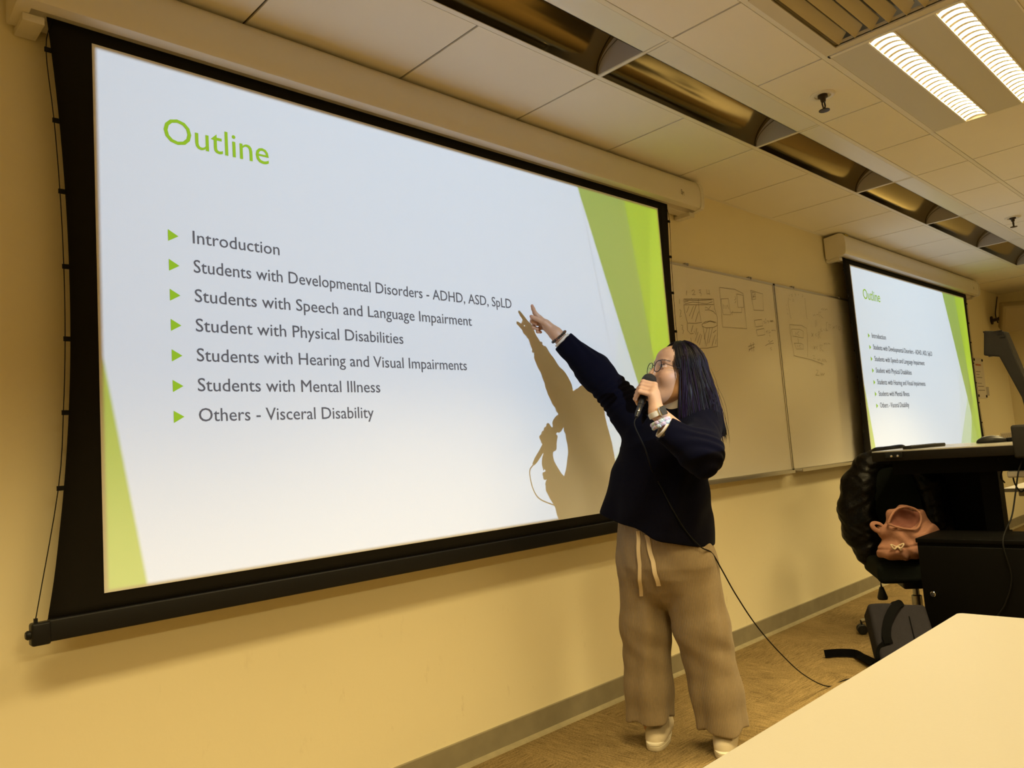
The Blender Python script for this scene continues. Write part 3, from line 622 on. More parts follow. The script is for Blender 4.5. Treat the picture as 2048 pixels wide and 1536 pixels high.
def surface(sdf, lo, hi, res, disp=None, F=4):
    """sparse surface nets: one closed continuous mesh"""
    lo = np.asarray(lo, float); hi = np.asarray(hi, float)
    f = (lambda X: sdf.ev(X)) if disp is None else (lambda X: sdf.ev(X)+disp(X))
    n = np.ceil((hi-lo)/(res*F)).astype(int)
    g = np.stack(np.meshgrid(*[np.arange(k) for k in n], indexing='ij'), -1).reshape(-1, 3)
    dv = np.empty(len(g)); C = lo+(g+.5)*res*F
    for i in range(0, len(g), 40000): dv[i:i+40000] = sdf.ev(C[i:i+40000], False)
    g = g[np.abs(dv) < res*F*1.6+(.012 if disp is not None else .003)]
    o = np.stack(np.meshgrid(*[np.arange(F)]*3, indexing='ij'), -1).reshape(-1, 3)
    cells = (g[:, None]*F+o[None]).reshape(-1, 3); N = n*F+1
    cid = lambda a: (a[..., 0]*N[1]+a[..., 1])*N[2]+a[..., 2]
    cor = np.array([[x, y, z] for x in (0, 1) for y in (0, 1) for z in (0, 1)])
    ids = np.stack([cid(cells+c) for c in cor], 1)
    uq, inv = np.unique(ids, return_inverse=True); inv = inv.reshape(ids.shape)
    P = np.stack([uq//(N[1]*N[2]), (uq//N[2]) % N[1], uq % N[2]], 1)*res+lo
    # evaluate in spatially compact chunks so that far primitives are skipped
    ck = ((P-lo)/(res*16)).astype(int); key = (ck[:, 0]*4096+ck[:, 1])*4096+ck[:, 2]; order = np.argsort(key, kind='stable')
    val = np.empty(len(P)); ks = key[order]; st = np.flatnonzero(np.r_[True, ks[1:] != ks[:-1]]); st = np.r_[st, len(ks)]
    for a, b in zip(st[:-1], st[1:]):
        ix = order[a:b]; val[ix] = f(P[ix])
    cv = val[inv]; act = (cv.min(1) < 0) & (cv.max(1) >= 0)
    cells, cv = cells[act], cv[act]
    acc = np.zeros((len(cells), 3)); cnt = np.zeros(len(cells))
    for a in range(8):
        for b in range(a+1, 8):
            if np.abs(cor[a]-cor[b]).sum() != 1: continue
            va, vb = cv[:, a], cv[:, b]; m = (va < 0) != (vb < 0)
            t = np.where(m, va/(va-vb+1e-20), 0); acc += np.where(m[:, None], cor[a]+t[:, None]*(cor[b]-cor[a]), 0); cnt += m
    V = lo+(cells+acc/cnt[:, None])*res
    cc = cid(cells); so = np.argsort(cc); sc = cc[so]
    def find(q):
        i = np.searchsorted(sc, q); i = np.minimum(i, len(sc)-1); ok = sc[i] == q; return np.where(ok, so[i], -1)
    faces = []
    step = np.array([N[1]*N[2], N[2], 1])
    for ax in range(3):
        e = 4 if ax == 0 else 2 if ax == 1 else 1
        va, vb = cv[:, 0], cv[:, e]; m = (va < 0) != (vb < 0); b, c = [k for k in range(3) if k != ax]
        i0 = np.flatnonzero(m); q = cc[i0]
        i1 = find(q-step[b]); i2 = find(q-step[b]-step[c]); i3 = find(q-step[c])
        ok = (i1 >= 0) & (i2 >= 0) & (i3 >= 0); fl = (va[i0] < 0) ^ (ax == 1)
        Q = np.stack([i0, i1, i2, i3], 1)[ok]; fl = fl[ok]
        Q[~fl] = Q[~fl][:, ::-1]; faces.append(Q[:, ::-1])
    return V, np.concatenate(faces)
def mesh_np(name, V, F, m, parent=None, base=None, tint=None, mats=None, fmat=None):
    me = bpy.data.meshes.new(name)
    org = np.array(origin_of(parent)) if parent is not None else np.array(base, float)
    V = np.asarray(V)-org; F = np.asarray(F)
    me.vertices.add(len(V)); me.vertices.foreach_set('co', V.astype(np.float32).ravel())
    me.loops.add(F.size); me.loops.foreach_set('vertex_index', F.astype(np.int32).ravel())
    me.polygons.add(len(F)); me.polygons.foreach_set('loop_start', np.arange(0, F.size, F.shape[1], dtype=np.int32))
    me.polygons.foreach_set('use_smooth', np.ones(len(F), bool))
    for mm in (mats or [m]): me.materials.append(MATS[mm])
    if fmat is not None: me.polygons.foreach_set('material_index', np.asarray(fmat, np.int32))
    if tint is not None:
        a = me.color_attributes.new('tint', 'FLOAT_COLOR', 'POINT'); a.data.foreach_set('color', np.c_[tint, np.ones(len(tint))].astype(np.float32).ravel())
    me.update(calc_edges=True)
    o = bpy.data.objects.new(name, me); COL.objects.link(o)
    if parent is not None: o.parent = parent
    else: o.location = org
    return o
def relax(V, F, it=2, lam=.5):
    E = np.unique(np.sort(np.concatenate([F[:, [i, (i+1) % 4]] for i in range(4)]), 1), axis=0)
    for _ in range(it):
        S = np.zeros_like(V); c = np.zeros(len(V))
        np.add.at(S, E[:, 0], V[E[:, 1]]); np.add.at(S, E[:, 1], V[E[:, 0]]); np.add.at(c, E.ravel(), 1)
        V = V+(S/c[:, None]-V)*lam
    return V

# ================================================================== the woman at the screen
J = {'pelvis': (-1.587, -.513, .729), 'hipR': (-1.604, -.42, .69), 'hipL': (-1.592, -.609, .668), 'kneeR': (-1.629, -.437, .356), 'ankR': (-1.63, -.425, .08), 'kneeL': (-1.592, -.644, .355),
     'ankL': (-1.553, -.684, .08), 'waist': (-1.581, -.521, .90), 'chest': (-1.582, -.537, 1.11), 'neck': (-1.565, -.579, 1.212), 'head': (-1.5715, -.637, 1.371),
     'shR': (-1.573, -.411, 1.245), 'elR': (-1.678, -.316, 1.425), 'wrR': (-1.789, -.228, 1.583), 'shL': (-1.549, -.688, 1.184), 'elL': (-1.697, -.790, 1.068), 'wrL': (-1.805, -.689, 1.226)}
J = {k: np.array(v) for k, v in J.items()}
HC = J['head']
yawf = unit((-.87, .48, 0)); pit = math.radians(17)
Ff = unit(yawf*math.cos(pit)+np.array([0, 0, 1])*math.sin(pit)); Lf = unit(np.cross((0, 0, 1), Ff)); Uf = np.cross(Ff, Lf)
HAX = np.array([Ff, Lf, Uf])
def hd(f, l, u): return HC+Ff*f+Lf*l+Uf*u
B = SDF()
# torso, pelvis, legs (under the clothes)
B.chain([J['pelvis'], J['waist'], J['chest'], (-1.568, -.565, 1.17)], [.10, .085, .085, .065], .04)
B.el(J['pelvis']+(.01, 0, -.03), (.095, .135, .10), k=.04)
B.chain([J['hipR'], J['kneeR'], J['ankR'], (-1.63, -.425, .05)], [.075, .055, .036, .036], .03)
B.chain([J['hipL'], J['kneeL'], J['ankL'], (-1.553, -.684, .05)], [.075, .055, .036, .036], .03)
B.chain([J['chest']+(0, .05, .06), J['shR'], J['elR'], J['wrR']], [.055, .050, .040, .026], .03)
B.chain([J['chest']+(0, -.05, .03), J['shL'], J['elL'], J['wrL']], [.055, .050, .042, .0265], .03)
B.chain([(-1.568, -.565, 1.17), hd(-.035, 0, -.06)], [.058, .050], .03)
# head
B.el(hd(-.012, 0, .030), (.094, .076, .088), HAX, .02)
B.el(hd(.026, 0, -.040), (.066, .062, .078), HAX, .03)
B.el(hd(.045, 0, .045), (.050, .060, .050), HAX, .02)               # forehead
B.el(hd(.060, 0, -.099), (.022, .024, .018), HAX, .03)              # chin
B.rc(hd(-.005, .055, -.07), hd(.055, .012, -.103), .018, .016, .03).rc(hd(-.005, -.055, -.07), hd(.055, -.012, -.103), .018, .016, .03)
for sgn in (1, -1): B.el(hd(.060, sgn*.036, -.030), (.030, .026, .028), HAX, .025)      # cheeks
B.el(hd(.081, 0, .026), (.012, .048, .010), HAX, .014)              # brow ridge
for sgn in (1, -1): B.el(hd(.097, sgn*.033, .006), (.014, .018, .011), HAX, .014, '-')  # eye sockets
B.rc(hd(.088, 0, .012), hd(.108, 0, -.024), .0075, .0105, .012)     # nose
B.el(hd(.102, 0, -.029), (.013, .011, .009), HAX, .008)
for sgn in (1, -1):
    B.el(hd(.094, sgn*.012, -.030), (.010, .0075, .0075), HAX, .006)
    B.el(hd(.101, sgn*.0065, -.0385), (.0045, .003, .003), HAX, .003, '-')
    B.el(hd(.0755, sgn*.033, .006), (.0135, .0140, .0135), HAX, .002)                     # eyeballs
    B.rc(hd(.0885, sgn*.021, .0115), hd(.0835, sgn*.046, .0095), .0032, .0030, .004)      # upper lids
    B.rc(hd(.0875, sgn*.022, -.0005), hd(.0835, sgn*.044, .0000), .0026, .0026, .004)
    B.el(hd(-.004, sgn*.074, -.006), (.017, .009, .028), HAX, .008)                       # ears
B.el(hd(.086, 0, -.053), (.010, .026, .0075), HAX, .008)
B.el(hd(.0905, 0, -.0575), (.0085, .021, .0045), HAX, .003)         # upper lip
B.el(hd(.088, 0, -.0685), (.0085, .018, .0055), HAX, .003)          # lower lip
B.rc(hd(.099, .019, -.0630), hd(.099, -.019, -.0630), .0028, .0028, .002, '-')
# pointing right hand
def finger(S, pts, rs): S.chain([np.array(p) for p in pts], rs, .004)
wr = J['wrR']
HR = dict(palm=(-1.814, -.203, 1.622), imcp=(-1.822, -.176, 1.655), mmcp=(-1.812, -.166, 1.648), rmcp=(-1.803, -.164, 1.636), pmcp=(-1.797, -.170, 1.622))
HR = {k: np.array(v) for k, v in HR.items()}
B.rc(wr, HR['palm'], .025, .024, .02, flat=((.55, -.75, .2), 1.25))
for k in ('imcp', 'mmcp', 'rmcp', 'pmcp'): B.rc(wr+(HR['palm']-wr)*.35, HR[k], .017, .0115, .010)
finger(B, [HR['imcp'], (-1.842, -.170, 1.676), (-1.855, -.1755, 1.690), (-1.865, -.180, 1.7015)], [.0105, .0088, .0078, .0062])
finger(B, [HR['mmcp'], (-1.842, -.156, 1.658), (-1.858, -.166, 1.641), (-1.850, -.180, 1.630)], [.0105, .0090, .0082, .0068])
finger(B, [HR['rmcp'], (-1.829, -.148, 1.637), (-1.844, -.158, 1.619), (-1.835, -.172, 1.611)], [.0100, .0088, .0078, .0066])
finger(B, [HR['pmcp'], (-1.815, -.153, 1.613), (-1.826, -.163, 1.602), (-1.820, -.174, 1.598)], [.0092, .0078, .0070, .0058])
finger(B, [(-1.806, -.219, 1.607), (-1.836, -.212, 1.630), (-1.858, -.197, 1.645), (-1.879, -.184, 1.656)], [.0150, .0115, .0095, .0070])
# left hand around the microphone
MB0, MB1 = np.array((-1.721, -.609, 1.348)), np.array((-1.889, -.657, 1.202))     # ball centre, cable end
A = unit(MB0-MB1)                                                     # along the microphone, upwards
tocam = unit(np.array(CAM)-MB0); cdir = unit(tocam-A*(tocam@A)); bdir = np.cross(cdir, A)   # cdir: towards the camera
if bdir@np.array((.58, -.81, 0)) < 0: bdir = -bdir                    # bdir: towards the right of the picture
MC = lambda s, ang, r: MB0-A*s+(cdir*math.cos(ang)+bdir*math.sin(ang))*r
wl = J['wrL']; RM = .0155
pal = MC(.100, .75, .045)
B.rc(wl, pal, .026, .022, .016)
for i, (s, rr) in enumerate(((.054, .0091), (.0745, .0094), (.0945, .0090), (.1130, .0081))):
    k0 = MC(s+.004, .55, RM+.030+.004*(i == 1)); k1 = MC(s, -.55, RM+.021); k2 = MC(s+.002, -1.75, RM+.0105); k3 = MC(s+.003, -2.7, RM+.009); k4 = MC(s+.004, -3.45, RM+.008)
    B.rc(wl+(pal-wl)*.45, k0, .018, rr+.0016, .008)
    finger(B, [k0, k1, k2, k3, k4], [rr+.001, rr, rr-.0005, rr-.001, rr-.0022])
t0, t1, t2, t3 = wl+(pal-wl)*.55, MC(.090, 1.9, RM+.024), MC(.070, 2.35, RM+.012), MC(.050, 2.7, RM+.009)
finger(B, [t0, t1, t2, t3], [.016, .0128, .0105, .0080])
Vb, Fb = surface(B, (-1.93, -.87, .03), (-1.40, -.12, 1.72), .0025)
Vb = relax(Vb, Fb, 1, .35)
def body_tint(V):
    q = (V-HC)@HAX.T; base = np.array([.50, .285, .165]); T = np.repeat(base[None], len(V), 0)
    def blend(w, c): T[:] = T*(1-w[:, None])+np.array(c)*w[:, None]
    def blob(c, r, soft=.5):
        d = np.linalg.norm((q-np.array(c))/np.array(r), axis=1); return np.clip((1-d)/soft, 0, 1)
    hands = (V[:, 0] < -1.70) & (np.linalg.norm(V-HC, axis=1) > .10)
    T[hands] = (.52, .305, .185)
    for s in (1, -1):
        blend(blob((.065, s*.042, -.028), (.045, .032, .028), .9)*.30, (.56, .22, .14))           # cheeks
        e = np.linalg.norm(q-np.array((.0755, s*.033, .006)), axis=1) < .0152
        e &= (q[:, 2] > .0008) & (q[:, 2] < .0105) & (q[:, 0] > .081) & (np.abs(q[:, 1]-s*.033) < .0115)
        T[e] = (.50, .45, .41)
        iris = e & (np.hypot(q[:, 1]-s*.0335, q[:, 2]-.0065) < .0078); T[iris] = (.012, .008, .006)
        lid = (np.abs(q[:, 2]-.0120) < .0022) & (np.abs(q[:, 1]-s*.033) < .0155) & (q[:, 0] > .078); T[lid] = (.035, .018, .012)
        br = np.abs(q[:, 2]-(.030-.10*np.abs(np.abs(q[:, 1])-.036)**1.0)); m = (br < .0028) & (np.abs(np.abs(q[:, 1])-.035) < .020) & (q[:, 0] > .055) & (q[:, 1]*s > 0); T[m] = (.13, .08, .055)
    blend(blob((.092, 0, -.058), (.016, .022, .0055), .4)*.7, (.42, .13, .10)); blend(blob((.090, 0, -.0685), (.016, .019, .0065), .4)*.7, (.45, .15, .115))
    blend(blob((.10, 0, -.03), (.022, .016, .016), .8)*.25, (.50, .20, .13))
    for tip in ((-1.865, -.180, 1.7015), (-1.879, -.184, 1.656), (-1.850, -.180, 1.630), (-1.835, -.172, 1.611), (-1.820, -.174, 1.598)):
        d = np.linalg.norm(V-np.array(tip), axis=1); blend(np.clip(1-d/.012, 0, 1)*.6, (.46, .19, .14))
    return np.clip(T, 0, 1)
person = mesh_np('person', Vb, Fb, 'skin', base=(-1.59, -.54, 0), tint=body_tint(Vb))
tag(person, 'woman in navy sweater and beige trousers pointing at the screen, speaking into a microphone', 'person')

# ---- sweater
SEC = np.array([  # z, centre x, centre y, half width (her left-right, along Y), half depth (along X)
    (.60, -1.602, -.505, .222, .190), (.72, -1.598, -.503, .214, .182), (.80, -1.592, -.508, .203, .170), (.92, -1.585, -.518, .192, .158), (1.02, -1.583, -.526, .185, .152), (1.11, -1.581, -.540, .172, .135), (1.18, -1.572, -.562, .135, .105), (1.235, -1.566, -.580, .080, .075), (1.27, -1.564, -.585, .050, .055)])
def torso_fn(SEC, grow=0.0):
    def f(X):
        z = X[:, 2]; cx, cy, a, b = [np.interp(z, SEC[:, 0], SEC[:, i]) for i in (1, 2, 3, 4)]; a = a+grow; b = b+grow
        k = np.sqrt(((X[:, 1]-cy)/a)**2+((X[:, 0]-cx)/b)**2); d = (k-1)*np.minimum(a, b)*.95
        return np.maximum(d, np.maximum(z-SEC[-1, 0], SEC[0, 0]-z))
    return f
def plane_fn(p, n):
    p = np.asarray(p, float); n = unit(n); return lambda X: (X-p)@n
cuffR, cuffL = np.array((-1.768, -.243, 1.553)), np.array((-1.793, -.706, 1.166))
S = SDF(); S.fn(torso_fn(SEC), .03)
S.chain([J['chest']+(0, .07, .06), J['shR']+(0, 0, -.005), J['elR'], cuffR+unit(cuffR-J['elR'])*.05], [.09, .079, .063, .040], .045)
S.chain([J['chest']+(0, -.08, .02), J['shL']+(0, 0, -.005), J['elL'], cuffL+unit(cuffL-J['elL'])*.05], [.10, .082, .068, .0435], .045)
dR, dL = unit(cuffR-J['elR']), unit(cuffL-J['elL'])
S.fn(lambda X: np.where(np.linalg.norm(X-cuffR, axis=1) < .12, (X-cuffR)@dR, -1.0), .003, 'x')
S.fn(lambda X: np.where(np.linalg.norm(X-cuffL, axis=1) < .075, (X-cuffL)@dL, -1.0), .003, 'x')
HEM = unit((-.30, -.40, -1.0)); hemP = np.array((-1.683, -.585, .771))
# hem plane through three measured points of the edge
h1, h2, h3 = np.array((-1.70, -.32, .862)), np.array((-1.69, -.585, .771)), np.array((-1.552, -.71, .716))
HN = np.cross(h2-h1, h3-h1); HN = unit(HN); HN = HN if HN[2] < 0 else -HN
def hem_fn(X):
    return np.maximum((X-h1)@HN, (.70+.02*np.sin(9*X[:, 1]))-X[:, 2])
S.rc((-1.640, -.392, .99), (-1.666, -.338, .83), .034, .046, .07)
S.fn(hem_fn, .006, 'x')
# neck opening and hollow cuffs
S.rc((-1.566, -.580, 1.20), hd(-.03, 0, -.05), .056, .062, .01, '-')
S.rc(cuffR-dR*.03, cuffR+dR*.03, .033, .034, .004, '-'); S.rc(cuffL-dL*.03, cuffL+dL*.03, .035, .036, .004, '-')
def sweater_folds(X):
    x, y, z = X.T; w = np.zeros(len(X))
    dRt = np.clip(1-np.linalg.norm(X-(J['shR']+J['elR'])/2, axis=1)/.16, 0, 1); tR = (X-J['shR'])@unit(J['elR']-J['shR'])
    w += dRt*.0055*np.sin(tR*95+12*np.sin(z*17+y*9))
    dRf = np.clip(1-np.linalg.norm(X-(cuffR+J['elR'])/2, axis=1)/.13, 0, 1); w += dRf*.003*np.sin(((X-J['elR'])@dR)*110+9*np.sin(z*21+x*13))
    dLt = np.clip(1-np.linalg.norm(X-J['elL'], axis=1)/.17, 0, 1); w += dLt*.0055*np.sin(((X-J['elL'])@unit(dL+(0, .3, .5)))*75+10*np.sin(x*15+z*12))
    dT = np.clip((1.13-z)/.1, 0, 1)*np.clip((z-.74)/.1, 0, 1)
    w += dT*(.0048*np.sin(27*z+21*y+5*np.sin(13*x))+.003*np.sin(-31*z+17*y+23*x))
    dH = np.clip((.86-z)/.14, 0, 1); w += dH*.006*np.sin(26*(y+.3*x)+4*np.sin(9*z))
    return w
Vs, Fs = surface(S, (-1.83, -.92, .66), (-1.34, -.20, 1.60), .0036, sweater_folds); Vs = relax(Vs, Fs, 2, .4)
mesh_np('sweater', Vs, Fs, 'sweater', person)
# ---- cream shirt showing at neck and cuffs
sh = MB()
for c, d, r, off in ((cuffR, dR, .0345, .010), (cuffL, dL, .0365, .008)):
    sh.lathe(c-d*.02, d, [(0, r), (.02+off*.7, r+.0006), (.02+off, r+.0002), (.02+off, r-.0035), (0, r-.0035)], 32)
sh.build('shirt_cuff', 'cream_knit', person, 'auto') if False else None
for c, d, r, off in ((cuffR, dR, .0355, .010), (cuffL, dL, .0375, .009)):
    MB().lathe(c-d*.02, d, [(0, r), (.02+off*.7, r+.0006), (.02+off, r+.0002), (.02+off, r-.0035), (0, r-.0035)], 32).build('shirt_cuff', 'cream_knit', person, 'auto')
NK = SDF().rc((-1.567, -.578, 1.19), hd(-.030, 0, -.094), .066, .059, .01); NK.fn(plane_fn(hd(-.03, 0, -.098), Uf+Ff*-.15), .012, 'x'); NK.rc((-1.567, -.578, 1.15), hd(-.025, 0, -.02), .057, .052, .004, '-')
Vn, Fn = surface(NK, (-1.67, -.69, 1.14), (-1.46, -.47, 1.34), .0035); mesh_np('shirt_collar', Vn, Fn, 'cream_knit', person)
# ---- trousers
SECP = np.array([(.50, -1.605, -.522, .030, .030), (.53, -1.604, -.520, .085, .075), (.57, -1.60, -.518, .140, .108), (.62, -1.596, -.515, .182, .135), (.66, -1.592, -.514, .196, .148), (.76, -1.588, -.513, .190, .145), (.88, -1.585, -.515, .170, .135)])
T = SDF(); T.fn(torso_fn(SECP), .05)
hr = [(-1.606, -.425, .66), (-1.632, -.428, .43), (-1.645, -.424, .20), (-1.652, -.425, .06)]; hl = [(-1.585, -.612, .66), (-1.573, -.640, .43), (-1.560, -.664, .20), (-1.560, -.682, .06)]
T.chain(hr, [.103, .088, .083, .088], .03); T.chain(hl, [.106, .094, .086, .089], .03)
T.fn(lambda X: np.where(X[:, 1] > -.545, .088+.010*np.sin(14*(X[:, 0]+.3*X[:, 1])+1), .082+.007*np.sin(16*(X[:, 0]-X[:, 1])))-X[:, 2], .004, 'x')
T.rc(hr[2], (-1.652, -.425, .03), .055, .073, .004, '-'); T.rc(hl[2], (-1.560, -.682, .03), .055, .073, .004, '-')
def trouser_folds(X):
    x, y, z = X.T; leg = np.clip((.62-z)/.15, 0, 1); cx, cy = np.where(y > -.545, -1.640, -1.566), np.where(y > -.545, -.426, -.658)
    th = np.arctan2(y-cy, x-cx); w = leg*(.0050*np.sin(4*th+5*z+1.2*np.sin(8*z))+.0025*np.sin(7*th-9*z))
    w += np.clip((z-.45)/.1, 0, 1)*.0022*np.sin(60*(y+.6*x)+3*np.sin(14*z))
    w += np.clip(1-np.abs(z-.36)/.10, 0, 1)*.003*np.sin(55*z+3*th)
    return w
Vt, Ft = surface(T, (-1.80, -.80, .05), (-1.40, -.27, .92), .0036, trouser_folds); Vt = relax(Vt, Ft, 2, .4)
trousers = mesh_np('trousers', Vt, Ft, 'trouser_knit', person)
SURF = SDF(); SURF.p = T.p
def on_front(p, lift=.004):          # march towards the camera-facing cloth surface
    p = np.asarray(p, float); d = unit(np.array((.815, .5795, 0)))
    X = p-d*.30+d*np.linspace(0, .35, 260)[:, None]; v = T.ev(X, False)+trouser_folds(X); i = int(np.argmax(v < lift)); return X[i]
def drawstring(a, b, w):
    pts = [on_front(np.array(a)+(np.array(b)-np.array(a))*t) for t in np.linspace(0, 1, 9)]; pts = [p+np.array((.004*math.sin(i*1.9)*.3, -.001*math.sin(i*1.9), 0)) for i, p in enumerate(pts)]
    P = smooth_path(pts, 3); e = np.array((.58, -.81, 0))*w; nrm = np.array((-.815, -.5795, 0))*.0022; mb = MB(); V = []
    for i, p in enumerate(P): V += [p-e, p+e, p+e+nrm, p-e+nrm]
    F = [(i*4+q, i*4+(q+1) % 4, (i+1)*4+(q+1) % 4, (i+1)*4+q) for i in range(len(P)-1) for q in range(4)]+[(0, 1, 2, 3), tuple((len(P)-1)*4+q for q in (3, 2, 1, 0))]
    mb.add(V, F).build('drawstring', 'drawstring', trousers, 'auto')
drawstring((-1.640, -.440, .800), (-1.645, -.431, .555), .0068); drawstring((-1.622, -.465, .785), (-1.606, -.487, .600), .0078)
# ---- shoes
def shoe(toe, direc, name_side):
    d = unit((direc[0], direc[1], 0)); s = np.array((-d[1], d[0], 0)); L = .236; heel = np.array((toe[0], toe[1], 0))-d*L
    def P(t, w, z): return heel+d*t+s*w+np.array((0, 0, z))
    U = SDF(); U.rc(P(.045, 0, .045), P(.10, 0, .045), .035, .038, .03).rc(P(.10, 0, .045), P(.185, .004*name_side, .030), .038, .038, .03).rc(P(.045, 0, .045), P(.055, 0, .085), .036, .033, .02)
    U.rc(P(.10, 0, .06), P(.15, 0, .045), .028, .034, .03)
    U.fn(plane_fn((0, 0, .022), (0, 0, -1)), .004, 'x'); U.fn(plane_fn((0, 0, .096), (0, 0, 1)), .006, 'x'); U.rc(P(.05, 0, .08), P(.085, 0, .11), .028, .030, .004, '-')
    V, F = surface(U, heel.min()*0+np.minimum(P(-.02, -.07, 0), np.minimum(P(.26, .07, 0), np.minimum(P(-.02, .07, 0), P(.26, -.07, 0)))), np.maximum(P(-.02, -.07, .11), np.maximum(P(.26, .07, .11), np.maximum(P(-.02, .07, .11), P(.26, -.07, .11)))), .003)
    o = mesh_np('shoe', V, F, 'shoe_canvas', person)
    out = []
    for k in range(44):
        th = 2*math.pi*k/44; c, sn = math.cos(th), math.sin(th); t = .118+.118*np.sign(c)*abs(c)**.75; w = (.0405 if c > 0 else .036)*np.sign(sn)*abs(sn)**.75
        w *= .88+.12*min(1, abs(t-.02)/.1) if t < .12 else 1.0; out.append((t, w+.004*name_side*(t/.2)))
    prof = [(0, .97), (.004, 1.0), (.0165, 1.01), (.0175, .985), (.0195, .985), (.0205, 1.015), (.027, 1.01), (.029, .93)]; V = []
    for z, g in prof: V += [P(.118+(t-.118)*g, w*g, z) for t, w in out]
    n = 44; F = [(i*n+k, i*n+(k+1) % n, (i+1)*n+(k+1) % n, (i+1)*n+k) for i in range(len(prof)-1) for k in range(n)]+[tuple(range(n-1, -1, -1)), tuple((len(prof)-1)*n+k for k in range(n))]
    MB().add(V, F).build('sole', 'shoe_rubber', o, 'auto')
    return o
shoe((-1.722, -.475), (-.93, -.37), 1); shoe((-1.650, -.738), (-.86, -.50), -1)

# ---- hair: smooth mass with combed grooves, then loose strands
hairf, hairl = yawf, unit(np.cross((0, 0, 1), yawf))
def hp(phi, s, lift=0.0, seed=0.0):
    """point of the hair surface: azimuth phi (0 = face, + = her left), s 0 crown .. 1 tips"""
    dirv = hairf*np.cos(phi)+hairl*np.sin(phi)
    back = .5-.5*np.cos(phi)                                  # 0 front .. 1 back
    side = abs(np.sin(phi))
    rx = (.098*back+.088*(1-back))+lift; ry = .086+lift; rz = .104+lift
    r = 1/np.sqrt((np.cos(phi)/rx)**2+(np.sin(phi)/ry)**2)
    top = HC+hairf*-.016+np.array((0, 0, .022))
    if s < .42:
        th = .06+(math.pi/2*1.04-.06)*s/.42; return top+dirv*r*math.sin(th)+np.array((0, 0, rz*math.cos(th)))
    t = (s-.42)/.58; drop = .215+.035*back+.012*math.sin(phi*7+seed)
    r2 = r*(1+.10*math.sin(min(t*2, 1)*math.pi/2))+.045*back*t**1.3+.012*side*t-.012*t**3
    return top+dirv*r2+np.array((0, 0, rz*math.cos(math.pi/2*1.04)-drop*t))
PH0, PH1 = math.radians(66), math.radians(360-52)
NPH, NS = 260, 64; Vh = []; 
gro = np.zeros(NPH)
for f_, a_ in ((23, .0016), (41, .0013), (67, .0010), (97, .0008)): gro += a_*np.sin(np.linspace(0, 1, NPH)*f_*6.283/1.9+f_)
for i in range(NPH):
    u = i/(NPH-1); phi0 = PH0+(PH1-PH0)*u
    for j in range(NS):
        s = j/(NS-1)*(.985+.015*math.sin(i*1.7)); 
        # front edge sweeps back from the parting towards the ear
        phi = phi0
        fr = max(0, 1-u*5); fr2 = max(0, 1-(1-u)*5)
        if s < .42: phi = phi0-fr*.50*(1-s/.42)**1.2+fr2*.50*(1-s/.42)**1.2
        p = hp(phi, s, gro[i]*(min(1, s*3))+.002*math.sin(s*21+i*.05))
        Vh.append(p)
Vh = np.array(Vh); Fh = [(i*NS+j, i*NS+j+1, (i+1)*NS+j+1, (i+1)*NS+j) for i in range(NPH-1) for j in range(NS-1)]
ctr = HC+np.array((0, 0, -.05)); 
inn = Vh.copy(); axis_xy = (HC+hairf*-.012)[:2]
dv = Vh[:, :2]-axis_xy; inn[:, :2] = axis_xy+dv*(1-.014/np.maximum(np.linalg.norm(dv, axis=1), .03))[:, None]; inn[:, 2] -= .006*(Vh[:, 2] > HC[2])
n0 = len(Vh); mbh = MB(); Fall = [f[::-1] for f in Fh]+[tuple(k+n0 for k in f) for f in Fh]
edge = [i*NS+NS-1 for i in range(NPH)]; Fall += [(edge[i], edge[i+1], edge[i+1]+n0, edge[i]+n0) for i in range(NPH-1)]
for i in (0, NPH-1): Fall += [(i*NS+j, i*NS+j+1, i*NS+j+1+n0, i*NS+j+n0) for j in range(NS-1)]
mbh.add(np.concatenate([Vh, inn]), Fall, 0)
# fringe roots over the forehead edge
rng = np.random.RandomState(3)
def strand(phi, s0, s1, lift, r, mi, wob=.004, ext=0.0, sw=0.0):
    pts = []
    for k in range(15):
        s = s0+(s1-s0)*k/14; p = hp(phi+sw*(s-s0)+.03*math.sin(s*6+phi*5)*s, min(s, 1), lift+wob*math.sin(s*9+phi*13)*.5)
        if s > .8: p = p+np.array((0, 0, -ext*(s-.8)/.2))
        pts.append(p)
    w = np.r_[np.linspace(.6, 1, 4), np.ones(7), np.linspace(1, .15, 4)]
    mbh.tube(pts, r*w, 5, mi)
for k in range(720):
    phi = rng.uniform(PH0-.05, PH1+.05); pu = (phi-PH0)/(PH1-PH0)
    purple = rng.rand() < .42
    strand(phi, rng.uniform(.02, .35), rng.uniform(.90, 1.0), rng.uniform(-.0005, .0040), rng.uniform(.0006, .0017), 1 if purple else 0, .005, rng.uniform(0, .03), rng.uniform(-.16, .16))
for k in range(150):      # crown strands sweeping from the parting
    side = 1 if rng.rand() < .6 else -1; phi = side*rng.uniform(.55, 1.6); strand(phi, .0, rng.uniform(.35, .6), rng.uniform(-.0005, .0025), rng.uniform(.0007, .0016), 0, .002, 0, side*.55)
for k in range(26):      # flyaway hairs at the back and tips
    phi = rng.uniform(math.radians(95), math.radians(200)); strand(phi, rng.uniform(.4, .6), 1.0, rng.uniform(.004, .016), .0005, 0, .016, rng.uniform(.01, .05), rng.uniform(-.3, .4))
for k in range(40):      # dark tuft of longer tips at the back
    phi = rng.uniform(math.radians(100), math.radians(135)); strand(phi, .6, 1.0, rng.uniform(.000, .010), rng.uniform(.0006, .0013), k % 2, .008, rng.uniform(.03, .06), rng.uniform(.0, .35))
